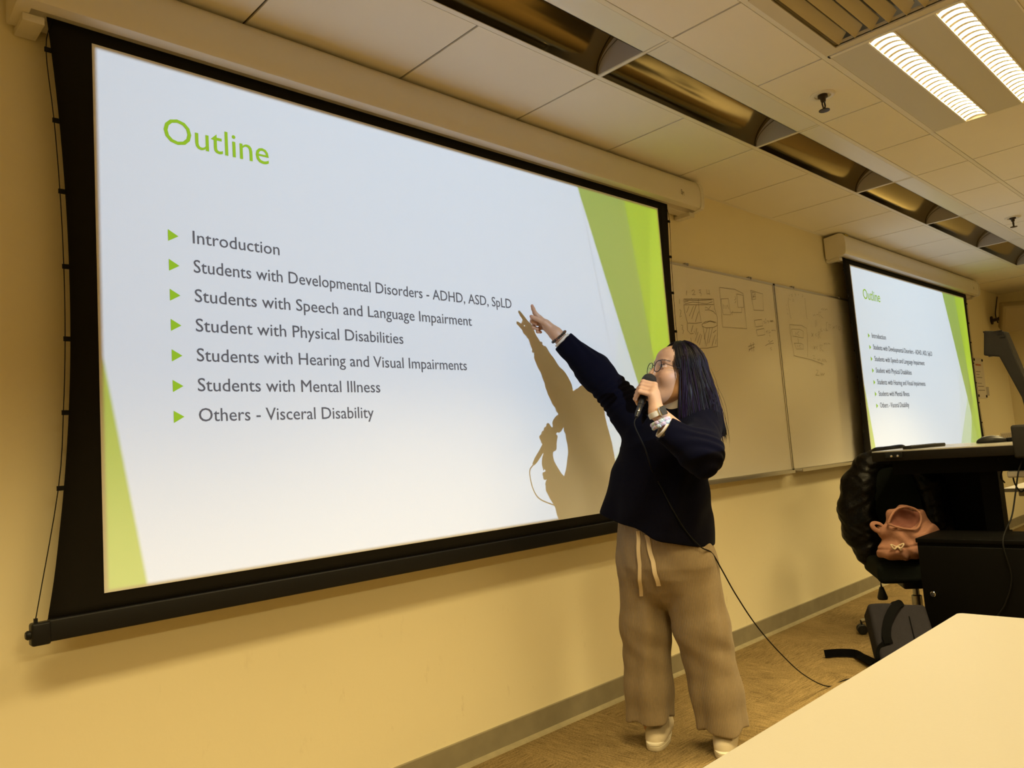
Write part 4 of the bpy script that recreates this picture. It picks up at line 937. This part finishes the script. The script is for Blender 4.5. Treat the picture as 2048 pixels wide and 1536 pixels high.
for k in range(26):      # thin front lock over the shoulder
    phi = rng.uniform(math.radians(58), math.radians(80)); strand(phi, .3, 1.0, rng.uniform(0, .006), .0014, 1 if k % 3 else 0, .006, rng.uniform(.0, .03), rng.uniform(-.35, -.05))
mbh.build('hair', 'hair', person, True, mats=['hair', 'hair_purple'])
# ---- glasses
gl = MB()
def lens_ring(s):
    return [hd(.1035-.10*max(0, abs(l)-.010)**1.35*1.6, l*s, u) for l, u in [(.035+.0245*np.sign(math.cos(t))*abs(math.cos(t))**.8, .002+.0215*np.sign(math.sin(t))*abs(math.sin(t))**.8) for t in np.linspace(0, 2*math.pi, 41)]]
rings = {s: lens_ring(s) for s in (1, -1)}
for s in (1, -1): gl.tube(rings[s], .00155, 6)
gl.tube([hd(.1035, .0105, .006), hd(.107, .004, .0085), hd(.107, -.004, .0085), hd(.1035, -.0105, .006)], .0014, 6)
glasses = gl.build('glasses', 'glasses_rim', person, True)
for s in (1, -1):
    MB().tube([hd(.094, s*.0590, .010), hd(.085, s*.0690, .010), hd(.03, s*.0775, .006), hd(-.01, s*.0790, .002)], .0012, 6).build('temple', 'glasses_rim', glasses, True)
    V = rings[s][:-1]; c = np.mean(V, 0)+Ff*.0015; MB().add(V+[c], [(i, (i+1) % 40, 40) if s > 0 else ((i+1) % 40, i, 40) for i in range(40)]).build('lens', 'lens', glasses, True)
# ---- watch, scrunchie, beads
wd = unit(wl-cuffL); wn = unit(tocam-wd*(tocam@wd)); ws_ = np.cross(wd, wn)
if ws_@np.array((.58, -.81, 0)) < 0: ws_ = -ws_
face_dir = unit(wn*.80+ws_*.60); wc = wl-wd*.006
band = MB(); R = .0292
band.lathe(wc-wd*.010, wd, [(0, R), (.001, R+.0028), (.010, R+.0032), (.019, R+.0028), (.020, R), (.019, R-.002), (.001, R-.002)], 36)
watch = band.build('wristwatch', 'watch_band', person, 'auto')
side = np.cross(wd, face_dir)
MB().obox(wc+face_dir*(R+.006), (wd, side, face_dir), (.034, .029, .0105), .0042).build('watch_case', 'chrome', watch, 'auto')
MB().obox(wc+face_dir*(R+.0118), (wd, side, face_dir), (.029, .024, .0015), .0006).build('watch_face', 'watch_glass', watch)
sc_ = MB(); cc = cuffL+wd*.022
for k in range(48):
    th = 2*math.pi*k/48; rad = wn*math.cos(th)+ws_*math.sin(th)
    for j, off in enumerate((-.006, .005)):
        sc_.sphere(cc+rad*.0335+wd*(off+.002*math.sin(k*2.3)), .0068+.0012*math.sin(k*1.7+j), 5, (k//4+j) % 2)
sc_.build('scrunchie', 'scrunchie_lilac', person, True, mats=['scrunchie_lilac', 'scrunchie_blue'])
bc = J['wrR']-dR*.004+dR*-.012; bn = unit(np.cross(dR, (0, 0, 1))); bu = np.cross(bn, dR); bd = MB()
for k in range(20):
    th = 2*math.pi*k/20; bd.sphere(bc+(bn*math.cos(th)+bu*math.sin(th))*.0325+dR*.004*math.cos(th+.6), .0056, 6, 1 if k % 5 == 2 else 0)
bd.build('bead_bracelet', 'bead', person, True, mats=['bead', 'bead_brown'])

# ================================================================== microphone in her left hand
mic = empty('microphone', tuple(MB1), 'black handheld wired microphone held at her mouth in her left hand', 'microphone')
MB().lathe(MB0-A*.145, A, [(0, .0112), (.004, .0118), (.10, .0148), (.118, .0158), (.119, .0)], 24).build('handle', 'mic_black', mic, 'auto')
MB().lathe(MB0-A*.030, A, [(-.004, .0170), (.002, .0250), (.012, .0280), (.016, .0288), (.018, .0278), (.030, .0280), (.042, .0252), (.051, .0185), (.057, .0095), (.0585, .0)], 28).build('grille', 'mic_grille', mic, 'auto')
cn = MB().lathe(MB0-A*.212, A, [(0, .0055), (.010, .0075), (.018, .0092), (.020, .0098), (.066, .0102), (.068, .0)], 20).build('plug', 'mic_black', mic, 'auto')
MB().obox(MB0-A*.180+cdir*.0102, (A, bdir, cdir), (.016, .006, .003), .001).build('plug_latch', 'chrome', cn)
ce = MB0-A*.212
def on_sweater(p):
    p = np.asarray(p, float); d = unit(np.array((.815, .5795, 0))); X = p-d*.35+d*np.linspace(0, .45, 300)[:, None]; v = S.ev(X, False)+sweater_folds(X); return X[int(np.argmax(v < .006))]
cab = [ce+A*.005, ce-A*.03+(0, 0, -.01), (-1.868, -.672, 1.10), on_sweater((-1.60, -.50, 1.02)), on_sweater((-1.59, -.53, .95)), on_sweater((-1.575, -.56, .87)), on_sweater((-1.56, -.60, .79)), on_sweater((-1.54, -.64, .735))-np.array((.006, .004, .0)), (-1.583, -0.717, 0.706), (-1.536, -0.723, 0.638), (-1.452, -0.720, 0.534), (-1.321, -0.715, 0.397), (-1.143, -0.706, 0.252), (-0.933, -0.690, 0.114), (-.69, -.674, .004), (-.55, -.70, .004), (-.40, -.82, .004), (-.25, -1.0, .004), (-.2, -1.3, .004)]
MB().tube(smooth_path(cab, 8), .0025, 6).build('cable', 'cord_black', mic, True)

# ================================================================== furniture and things on the right
# ---- white table in the foreground
TZ = .72
tb = empty('table', (-3.05, -2.1, 0), 'cream table top in the foreground at the bottom right corner', 'table')
def rrect(x0, x1, y0, y1, r, n=6):
    out = []
    for cx, cy, a0 in ((x1-r, y1-r, 0), (x0+r, y1-r, 90), (x0+r, y0+r, 180), (x1-r, y0+r, 270)):
        for k in range(n+1): th = math.radians(a0+90*k/n); out.append((cx+r*math.cos(th), cy+r*math.sin(th)))
    return out
X0, X1, Y0, Y1 = -3.80, -2.300, -2.45, -1.7375
MB().prism(rrect(X0, X1, Y0, Y1, .012), 'z', TZ-.004, TZ).build('tabletop', 'table_top', tb, 'auto')
MB().prism(rrect(X0+.0005, X1-.0005, Y0+.0005, Y1-.0005, .012), 'z', TZ-.028, TZ-.004).build('table_edge', 'table_edge', tb, 'auto')
for lx in (X0+.08, X1-.08):
    for ly in (Y0+.08, Y1-.10): MB().bbox((lx-.02, ly-.02, 0), (lx+.02, ly+.02, TZ-.028), .004).build('leg', 'steel', tb, 'auto')
MB().box((X0+.1, Y1-.12, TZ-.10), (X1-.1, Y1-.09, TZ-.028)).build('apron', 'steel', tb)

# ---- lectern desk
DZ = .994
lec = empty('lectern_desk', (.60, -1.25, 0), 'black lectern desk with grey worktop in front of the far screen', 'lectern')
MB().box((.203, -1.95, DZ-.006), (1.00, -.629, DZ)).build('worktop', 'desk_top', lec)
MB().bbox((.20, -1.953, DZ-.054), (1.003, -.626, DZ-.006), .003).build('desk_edge', 'desk_edge', lec, 'auto')
MB().box((.78, -1.055, .10), (.80, -.66, DZ-.054)).box((.30, -1.9, .862), (.98, -.69, DZ-.054)).build('modesty_panel', 'black_laminate', lec)
MB().box((.36, -1.165, .55), (.44, -1.085, DZ-.054)).box((.345, -1.172, .0), (.46, -1.078, .56)).build('leg', 'black_laminate', lec)
MB().box((.36, -1.93, .0), (.90, -1.86, DZ-.054)).build('leg', 'black_laminate', lec)
cl = MB().bbox((.186, -.785, .955), (.20, -.700, .984), .004); cl.build('cable_clip', 'black_plastic', lec)
for yy in (-.733, -.765): MB().lathe((.186, yy, .966), (-1, 0, 0), [(0, .0065), (.003, .006), (.004, .002)], 14).build('screw', 'chrome', lec)
# ---- equipment cabinet in front of it
cab = empty('equipment_cabinet', (.18, -1.25, 0), 'black equipment cabinet with a round lock below the lectern desk', 'cabinet')
MB().bbox((.012, -1.60, .03), (.34, -.868, .545), .003).build('body', 'black_laminate', cab, 'auto')
MB().bbox((0.0, -1.606, .545), (.345, -.865, .566), .003).build('top_panel', 'black_laminate', cab, 'auto')
dr = MB().bbox((-.004, -1.595, .05), (.012, -.874, .530), .003).build('door', 'black_laminate', cab, 'auto')
MB().lathe((-.004, -.919, .302), (-1, 0, 0), [(0, .0125), (.006, .0125), (.0075, .011), (.0076, .0)], 24).build('lock', 'chrome', dr, 'auto')
for yy in (-1.5, -.95): MB().bbox((.06, yy-.04, 0), (.28, yy+.04, .03), .004).build('foot', 'black_plastic', cab)
# ---- things on the lectern
r_a, r_b = Vector((.295, -.775, DZ)), Vector((.605, -.850, DZ)); rd = (r_b-r_a); rl = rd.length; rd.normalize(); rs = Vector((-rd.y, rd.x, 0))
kb = empty('remote_control', tuple((r_a+r_b)/2), 'thin dark remote lying at the left end of the lectern top', 'remote control')
MB().obox((r_a+r_b)/2+Vector((0, 0, .009)), (rd, rs, Vector((0, 0, 1))), (rl, .05, .018), .005).build('body', 'black_plastic', kb, 'auto')
bt = MB()
for k in range(9): bt.obox(r_a+rd*(.05+k*.026)+Vector((0, 0, .0185)), (rd, rs, Vector((0, 0, 1))), (.014, .010, .002), .0008)
bt.build('buttons', 'grey_plastic', kb) 
ms = empty('computer_mouse', (.70, -1.07, DZ), 'black computer mouse on the lectern top beside the document camera', 'mouse')
M1 = SDF(); mc = np.array((.70, -1.07, DZ)); md_ = unit((.35, -.94, 0)); mn = np.array((-md_[1], md_[0], 0))
M1.el(mc+(0, 0, .006), (.072, .040, .032), np.array((md_, mn, (0, 0, 1)))); M1.fn(plane_fn((0, 0, DZ+.0008), (0, 0, -1)), .003, 'x')
V, F = surface(M1, mc-(.09, .09, .01), mc+(.09, .09, .05), .003); mesh_np('shell', V, F, 'black_plastic', ms)
MB().tube([mc+md_*t+mn*.018+np.array((0, 0, .0375-.5*abs(t)**1.6*1.6)) for t in np.linspace(-.045, .045, 9)], .0025, 6).build('side_trim', 'steel', ms, True)
MB().tube(smooth_path([mc+md_*.068+np.array((0, 0, .008)), mc+md_*.13+mn*.03+np.array((0, 0, .005)), (.82, -1.22, DZ+.004), (.93, -1.30, DZ+.004)], 6), .0022, 6).build('cord', 'cord_black', ms, True)
pad = MB().bbox((.72, -1.30, DZ), (.94, -1.13, DZ+.022), .006).build('keyboard', 'black_plastic', None, 'auto', base=(.83, -1.21, DZ)); tag(pad, 'flat black keyboard edge behind the mouse on the lectern top', 'keyboard')
# ---- document camera: base block, slanted column, overhanging head
vz = empty('document_camera', (.30, -1.42, DZ), 'grey document camera with overhanging arm on the lectern at right edge', 'document camera')
MB().bbox((.21, -1.75, DZ), (.55, -1.296, DZ+.035), .01).build('base', 'black_plastic', vz, 'auto')
MB().bbox((.188, -1.72, .925), (.212, -1.285, 1.083), .016).build('control_panel', 'grey_plastic', vz, 'auto')
HEADP = [(-1.187, 1.555), (-1.180, 1.563), (-1.195, 1.565), (-1.276, 1.549), (-1.325, 1.335), (-1.42, 1.02), (-1.42, 1.0), (-1.335, 1.0), (-1.312, 1.214), (-1.240, 1.427), (-1.176, 1.441), (-1.174, 1.448)]
bm = MB().prism(HEADP, 'x', .355, .445); arm = bm.build('arm', 'grey_plastic', vz, 'auto')
bv = arm.modifiers.new('round', 'BEVEL'); bv.width = .008; bv.segments = 3; bv.limit_method = 'ANGLE'
for k, (ya, yb, z0) in enumerate(((-1.232, -1.268, 1.553), (-1.244, -1.274, 1.538), (-1.254, -1.280, 1.522))): MB().box((.353, yb, z0-.003), (.356, ya, z0+.003)).build('vent_slot', 'black_plastic', arm)
MB().lathe((.40, -1.205, 1.444), (0, -.06, -1), [(0, .022), (.008, .022), (.009, .016), (.009, 0)], 20).build('lens_barrel', 'black_plastic', vz, 'auto')

# ---- pale side table behind the lectern, with power strip and cables
st = empty('side_table', (1.7, -1.3, 0), 'pale side table seen through the gap under the lectern', 'table')
MB().box((1.25, -2.2, .685), (2.3, -.952, .706)).build('tabletop', 'table_top', st)
MB().bbox((1.30, -1.25, .655), (1.42, -1.02, .683), .006).build('bracket', 'pale_plastic', st)
for lx, ly in ((1.6, -1.05), (2.2, -1.05), (2.2, -2.1)): MB().box((lx-.02, ly-.02, 0), (lx+.02, ly+.02, .685)).build('leg', 'steel', st)
ps = empty('power_strip', (.27, -1.27, .86), 'pale power adapter hanging under the lectern edge with its cables', 'power adapter')
MB().bbox((.245, -1.40, .832), (.30, -1.232, .864), .008).build('body', 'pale_plastic', ps, 'auto')
MB().tube(smooth_path([(.27, -1.25, .847), (.272, -1.255, .80), (.275, -1.275, .762), (.28, -1.30, .79), (.28, -1.34, .83), (.28, -1.36, .846)], 6), .0035, 6).build('cable', 'cord_black', ps, True)
w1 = MB().tube(smooth_path([(.30, -1.19, .93), (.31, -1.20, .88), (.33, -1.185, .83), (.40, -1.18, .80)], 6), .004, 6).build('cable', 'cord_black', None, True, base=(.3, -1.19, .93)); tag(w1, 'thick short black cable beside the lectern leg, left of the adapter', 'cable')
w2 = MB().tube(smooth_path([(.22, -1.31, .915), (.20, -1.292, .86), (.17, -1.275, .76), (.12, -1.26, .66), (-.012, -1.245, .56), (-.012, -1.26, .40), (-.012, -1.22, .28), (-.012, -1.17, .20), (-.012, -1.15, .10)], 8), .0035, 6).build('cable', 'cord_black', None, True, base=(.2, -1.3, .92)); tag(w2, 'long black cable hanging from the lectern down over the cabinet front', 'cable')

# ---- office chair behind the lectern
cc0 = np.array((.45, -.68, 0)); fd = unit((-.85, -.53, 0)); sd = np.array((-fd[1], fd[0], 0)); UZ = np.array((0, 0, 1.))
ch = empty('office_chair', tuple(cc0), 'black swivel office chair between the wall and the lectern', 'chair')
SE = SDF(); SE.fn(lambda X: (lambda q: np.linalg.norm(np.maximum(np.abs(q)-np.array((.175, .185, .022)), 0), axis=1)+np.minimum(np.max(np.abs(q)-np.array((.175, .185, .022)), axis=1), 0)-.032)(np.stack([(X-cc0)@fd, (X-cc0)@sd, X[:, 2]-.358+.25*np.maximum((X-cc0)@fd-.10, 0)**2*4], 1)))
V, F = surface(SE, cc0+(-.32, -.32, .27), cc0+(.32, .32, .43), .007); mesh_np('seat', V, F, 'chair_fabric', ch)
bkc = cc0-fd*.225+UZ*.68; bd_ = unit(UZ-fd*.14); bn_ = unit(np.cross(sd, bd_))
BK = SDF(); BK.fn(lambda X: (lambda q: np.linalg.norm(np.maximum(np.abs(q)-np.array((.175, .19, .008)), 0), axis=1)+np.minimum(np.max(np.abs(q)-np.array((.175, .19, .008)), axis=1), 0)-.030)(np.stack([(X-bkc)@sd, (X-bkc)@bd_, (X-bkc)@bn_-.9*((X-bkc)@sd)**2], 1)))
V, F = surface(BK, bkc-.33, bkc+.33, .007); mesh_np('backrest', V, F, 'chair_fabric', ch)
MB().tube(smooth_path([cc0-fd*.08+UZ*.31, cc0-fd*.22+UZ*.32, cc0-fd*.275+UZ*.40, cc0-fd*.285+UZ*.62], 5), .02, 8).build('back_post', 'black_plastic', ch, True)
MB().lathe(cc0, UZ, [(.07, .034), (.10, .034), (.11, .026), (.20, .026), (.205, .016), (.31, .016)], 18).build('gas_column', 'steel', ch, 'auto')
MB().obox(cc0+UZ*.275, (fd, sd, UZ), (.20, .16, .05), .012).build('mechanism', 'black_plastic', ch, 'auto')
lv0 = cc0+sd*-.0+np.array((-.155, .12, .262)); lvp = MB().tube([cc0+UZ*.285, lv0+UZ*.03, lv0], .005, 6)
lvp.lathe(lv0, (0.02, 0, -1), [(0, .010), (.012, .014), (.055, .027), (.066, .024), (.067, 0)], 16).build('height_lever', 'black_plastic', ch, True)
a0 = math.atan2(.26, -.166)
for k in range(5):
    a = a0+2*math.pi*k/5; d = np.array((math.cos(a), math.sin(a), 0)); tip = cc0+d*.295
    lg = MB().tube([cc0+d*.02+UZ*.095, cc0+d*.16+UZ*.085, tip+UZ*.072], [.022, .018, .013], 8, flat=.8).build('base_leg', 'steel', ch, True)
    cs = MB().tube([tip+UZ*.075, tip+UZ*.045], .006, 8); w = np.cross(d, UZ)
    for sgn in (1, -1): cs.lathe(tip+w*sgn*.006+UZ*.0265, w*sgn, [(0, .0262), (.016, .0262), (.020, .022), (.0205, 0)], 20)
    cs.obox(tip+UZ*.042, (d, w, UZ), (.03, .012, .02), .003); cs.build('caster', 'black_plastic', lg, 'auto')
# ---- puffer jacket hung over the backrest
JK = SDF()
def bp_(s, u, n): return bkc+sd*s+bd_*u+bn_*n
# which side of the chair faces left in the picture
LS = 1 if sd@np.array((-.58, .81, 0)) > 0 else -1
FN = 1 if bn_@fd > 0 else -1
JK.chain([bp_(LS*.02, .255, -FN*.01), bp_(LS*.13, .235, 0), bp_(LS*.215, .13, FN*.01), bp_(LS*.255, -.02, FN*.02), bp_(LS*.25, -.16, FN*.03), bp_(LS*.205, -.285, FN*.045), bp_(LS*.165, -.345, FN*.05)], [.055, .060, .062, .064, .060, .045, .026], .03)
JK.chain([bp_(LS*.02, .255, -FN*.01), bp_(-LS*.14, .235, 0), bp_(-LS*.22, .10, 0), bp_(-LS*.24, -.15, 0)], [.055, .058, .055, .05], .03)
JK.chain([bp_(LS*.12, .22, FN*.02), bp_(LS*.17, .10, FN*.045), bp_(LS*.185, -.10, FN*.055), bp_(LS*.17, -.28, FN*.055)], [.05, .055, .055, .04], .04); JK.chain([bp_(-LS*.12, .22, FN*.02), bp_(-LS*.17, .10, FN*.045), bp_(-LS*.18, -.12, FN*.055)], [.05, .055, .05], .04)
JK.chain([bp_(LS*.10, .20, -FN*.07), bp_(LS*.12, -.30, -FN*.09)], [.05, .05], .05); JK.chain([bp_(-LS*.10, .20, -FN*.07), bp_(-LS*.12, -.30, -FN*.09)], [.05, .05], .05); JK.chain([bp_(0, .2, -FN*.075), bp_(0, -.3, -FN*.095)], [.055, .055], .06)
JK.chain([bp_(LS*.06, .275, FN*.01), bp_(-LS*.06, .285, FN*.01)], [.05, .05], .03)                      # collar
def quilt(X):
    q = X-bkc; s, u, n = q@sd, q@bd_, q@bn_
    return -.0022*np.abs(np.sin(u*38+1.5*np.sin(s*11)))+.0014*np.sin(60*s+35*u+6*np.sin(31*n+20*u))+.0012*np.sin(120*u-60*s+40*n)
V, F = surface(JK, bkc-.48, bkc+.48, .005, quilt); jk = mesh_np('puffer_jacket', V, F, 'jacket', None, base=tuple(bkc)); tag(jk, 'black quilted puffer jacket hung over the back of the office chair', 'jacket')
# ---- pink cloth bag on the seat
pc = np.array((.265, -.710, .430)); pr = unit((.58, -.81, 0)); pf = unit((-.815, -.58, 0))
def pb(r, f, u): return pc+pr*r+pf*f+UZ*u
PB = SDF(); PB.el(pb(0, 0, .05), (.125, .075, .062), np.array((pr, pf, UZ)), .03).el(pb(.01, 0, .115), (.105, .068, .075), np.array((pr, pf, UZ)), .04).el(pb(-.045, .01, .035), (.085, .070, .045), np.array((pr, pf, UZ)), .03)
PB.el(pb(.09, 0, .115), (.062, .05, .055), np.array((pr, pf, UZ)), .03)
PB.rc(pb(-.10, .0, .150), pb(-.02, .02, .155), .028, .03, .03)
PB.el(pb(.088, -.016, .165), (.058, .042, .078), np.array((pr, pf, UZ)), .03)
PB.el(pb(.120, -.010, .105), (.075, .046, .066), np.array((pr, pf, UZ)), .03)
PB.el(pb(.022, -.018, .180), (.096, .048, .092), np.array((pr, pf, UZ)), .03)
PB.el(pb(.014, .055, .212), (.074, .064, .048), np.array((pr, pf, UZ)), .010, '-')
PB.fn(plane_fn((pc[0], pc[1], .4185), (0, 0, -1)), .01, 'x')
def pink_folds(X):
    q = X-pc; r, f, u = q@pr, q@pf, q@UZ
    return .0045*np.sin(60*u+18*r+3*np.sin(25*r))+.0045*np.sin(52*r-34*u+4*np.sin(20*f))+.0055*np.exp(-((u-.062-.1*r)/.006)**2)
V, F = surface(PB, pc-(.26, .26, .01), pc+(.26, .26, .30), .004, pink_folds)
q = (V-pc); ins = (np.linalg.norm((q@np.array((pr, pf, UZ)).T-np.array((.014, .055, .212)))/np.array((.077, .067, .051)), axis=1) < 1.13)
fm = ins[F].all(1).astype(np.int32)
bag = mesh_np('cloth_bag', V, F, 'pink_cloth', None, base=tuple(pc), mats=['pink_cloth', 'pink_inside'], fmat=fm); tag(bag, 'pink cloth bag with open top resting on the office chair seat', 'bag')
MB().tube(smooth_path([pb(-.078, .056, .186), pb(-.048, .042, .232), pb(-.013, .024, .258), pb(.038, .016, .264), pb(.080, .018, .246), pb(.094, .028, .216), pb(.082, .050, .180), pb(.052, .066, .152), pb(.004, .070, .156), pb(-.040, .066, .168), pb(-.078, .056, .186)], 6), .0058, 10, flat=.9, up=(-.8, -.6, 0)).build('handle', 'pink_cloth', bag, True)
MB().tube(smooth_path([pb(-.10, .02, .135), pb(-.135, .03, .155), pb(-.150, .03, .178), pb(-.135, .02, .190), pb(-.105, .01, .182), pb(-.08, .02, .160), pb(-.03, .05, .165)], 6), .012, 10, flat=.42, up=(-.8, -.6, 0)).build('handle', 'pink_cloth', bag, True)
bw = MB()
for k, (a, b, c) in enumerate((((-.060, .07), (-.085, .082), (-.052, .072)), ((-.052, .072), (-.022, .084), (-.050, .070)))): bw.tube(smooth_path([pb(a[0], .085, a[1]), pb(b[0], .092, b[1]), pb((a[0]+b[0])/2, .092, a[1]-.010), pb(c[0], .085, c[1])], 5), .004, 6)
bw.tube([pb(-.052, .088, .072), pb(-.040, .093, .050)], .0035, 6).tube([pb(-.052, .088, .072), pb(-.070, .093, .055)], .0035, 6); bw.build('bow', 'bow_cloth', bag, True)
# ---- dark backpack leaning on the floor
pw = unit((.58, -.81, -.06)); ph = unit((.139, .15, .223)); ph = unit(ph-pw*(ph@pw)); pn = np.cross(pw, ph); pn = pn if pn@np.array((-.8, -.58, 0)) > 0 else -pn
pkc = np.array((-.278, -.714, .292))*.5+np.array((-.132, -.919, .262))*.5-ph*.152-pn*.05
BP = SDF()
def pack_fn(X):
    q = np.stack([(X-pkc)@pw, (X-pkc)@ph, (X-pkc)@pn], 1); e = np.array((.112, .142, .038)); e2 = q.copy(); e2[:, 2] -= .012*np.cos(np.clip(q[:, 0]/.13, -1, 1)*1.57)*np.sign(q[:, 2])
    d = np.abs(e2)-e; return np.linalg.norm(np.maximum(d, 0), axis=1)+np.minimum(d.max(1), 0)-.016
BP.fn(pack_fn); BP.fn(plane_fn((0, 0, .002), (0, 0, -1)), .006, 'x')
V, F = surface(BP, pkc-.26, pkc+.26, .004, lambda X: .0022*np.sin(28*((X-pkc)@pw)+22*((X-pkc)@ph)+3*np.sin(17*X[:, 2])))
pk = mesh_np('backpack', V, F, 'pack_cloth', None, base=(-.30, -.80, 0)); tag(pk, 'dark grey backpack lying slanted on the carpet beside the chair', 'backpack')
def pp(w, h, n): return pkc+pw*w+ph*h+pn*n
def strap(pts, w, t, name, parent, nrm, m='pack_black'):
    P = smooth_path(pts, 6); Tn = np.gradient(P, axis=0); Tn /= np.linalg.norm(Tn, axis=1)[:, None]; nr = np.broadcast_to(np.asarray(nrm, float), P.shape); e = np.cross(Tn, nr); e /= np.linalg.norm(e, axis=1)[:, None]; V = []
    nn = np.cross(e, Tn)
    for i, p in enumerate(P): V += [p-e[i]*w-nn[i]*t, p+e[i]*w-nn[i]*t, p+e[i]*w+nn[i]*t, p-e[i]*w+nn[i]*t]
    F = [(i*4+k, i*4+(k+1) % 4, (i+1)*4+(k+1) % 4, (i+1)*4+k) for i in range(len(P)-1) for k in range(4)]+[(3, 2, 1, 0), tuple((len(P)-1)*4+k for k in range(4))]
    return MB().add(V, F).build(name, m, parent, 'auto')
strap([pp(.045, .165, .0), pp(.025, .160, .055), pp(-.02, .12, .082), pp(-.065, .05, .085), pp(-.085, -.02, .075), pp(-.082, -.055, .066)], .019, .004, 'shoulder_strap', pk, pn)
strap([pp(-.082, -.05, .066), pp(-.118, -.08, .05), pp(-.128, -.125, .02), (-.345, -.742, .035), (-.26, -.66, .026), (-.19, -.585, .022), (-.215, -.515, .022), (-.262, -.468, .021)], .019, .003, 'strap_tail', pk, (-.8, -.58, .25))
strap([(-.33, -.77, .02), (-.24, -.67, .004), (-.185, -.60, .004)], .008, .002, 'webbing', pk, (0, 0, 1))
MB().tube(smooth_path([pp(-.02, .158, .02), pp(.0, .182, .02), pp(.03, .182, .02), pp(.05, .158, .02)], 5), .008, 8).build('grab_handle', 'pack_black', pk, True)
MB().tube([pp(.038, .085, .067), pp(.030, -.135, .067)], .0022, 6).build('zip', 'pack_black', pk, True)
lb = MB().obox(pp(-.062, -.115, .0675), (pw, ph, pn), (.018, .036, .002)).build('sewn_tag', 'pack_black', pk)
tl = MB()
for k in range(5): tl.obox(pp(-.062, -.115+.012-.006*k, .0690), (pw, ph, pn), (.009, .0032, .0006))
tl.build('tag_marks', 'tag_white', lb)

# ---- wall notice, label, loudspeaker in the corner
nt = empty('notice_sheet', (4.75, 0, 1.35), 'clear-covered white notice sheet with corner screws beside the far screen', 'notice')
MB().box((4.60, -.004, 1.350), (4.92, 0, 1.765)).build('sheet', 'paper', nt)
rd_ = MB().box((4.66, -.0052, 1.683), (4.84, -.004, 1.700)).build('heading_line', 'ink_red', nt)
for k, (z, w) in enumerate(((1.62, .15), (1.59, .10), (1.56, .18), (1.50, .14), (1.47, .20), (1.43, .22))): MB().box((4.65, -.0052, z), (4.65+w, -.004, z+.006)).build('text_line', 'ink', nt)
for x, z in ((4.625, 1.742), (4.895, 1.742), (4.63, 1.378), (4.895, 1.372)): MB().lathe((x, -.004, z), (0, -1, 0), [(0, .014), (.008, .012), (.009, 0)], 12).build('corner_screw', 'black_plastic', nt)
MB().box((4.93, -.003, 1.38), (5.02, 0, 1.47)).build('wall_tag', 'pale_plastic', nt)
wl_ = MB().box((5.24, -.004, .915), (5.70, 0, .985)).build('wall_label', 'paper', None, base=(5.47, 0, .95)); tag(wl_, 'low pale label strip on the wall behind the mouse', 'label')
lnm = MB()
for k in range(11): lnm.box((5.26+k*.039, -.0052, .925), (5.268+k*.039, -.004, .975))
lnm.build('bar_marks', 'ink', wl_)
sp = empty('loudspeaker', (5.6, -.2, 2.2), 'cream wall loudspeaker in the upper right corner with a thin cord', 'loudspeaker')
c0 = np.array((5.50, -.30, 2.20)); sx = unit((.45, -.89, -.05)); sy = unit((-.80, -.40, -.42)); sy = unit(sy-sx*(sx@sy)); sz = np.cross(sx, sy); sz = sz if sz[2] > 0 else -sz
MB().obox(c0, (sx, sy, sz), (.44, .18, .29), .02).build('cabinet', 'speaker_cream', sp, 'auto')
MB().obox(c0+sy*.092, (sx, sy, sz), (.40, .006, .25), .002).build('speaker_grille', 'speaker_cream', sp)
MB().tube([c0-sx*.16-sy*.08, (5.46, -.06, 2.20), (5.46, -.005, 2.20)], .018, 8).lathe((5.46, -.0, 2.2), (0, -1, 0), [(0, .045), (.012, .045), (.013, 0)], 16).build('bracket', 'brass_dark', sp, 'auto')
MB().tube(smooth_path([(5.80, -.006, 2.49), (5.72, -.012, 2.42), (5.62, -.012, 2.30), (5.58, -.02, 2.24), (5.50, -.05, 2.17)], 6), .006, 6).build('cord', 'brass_dark', sp, True)
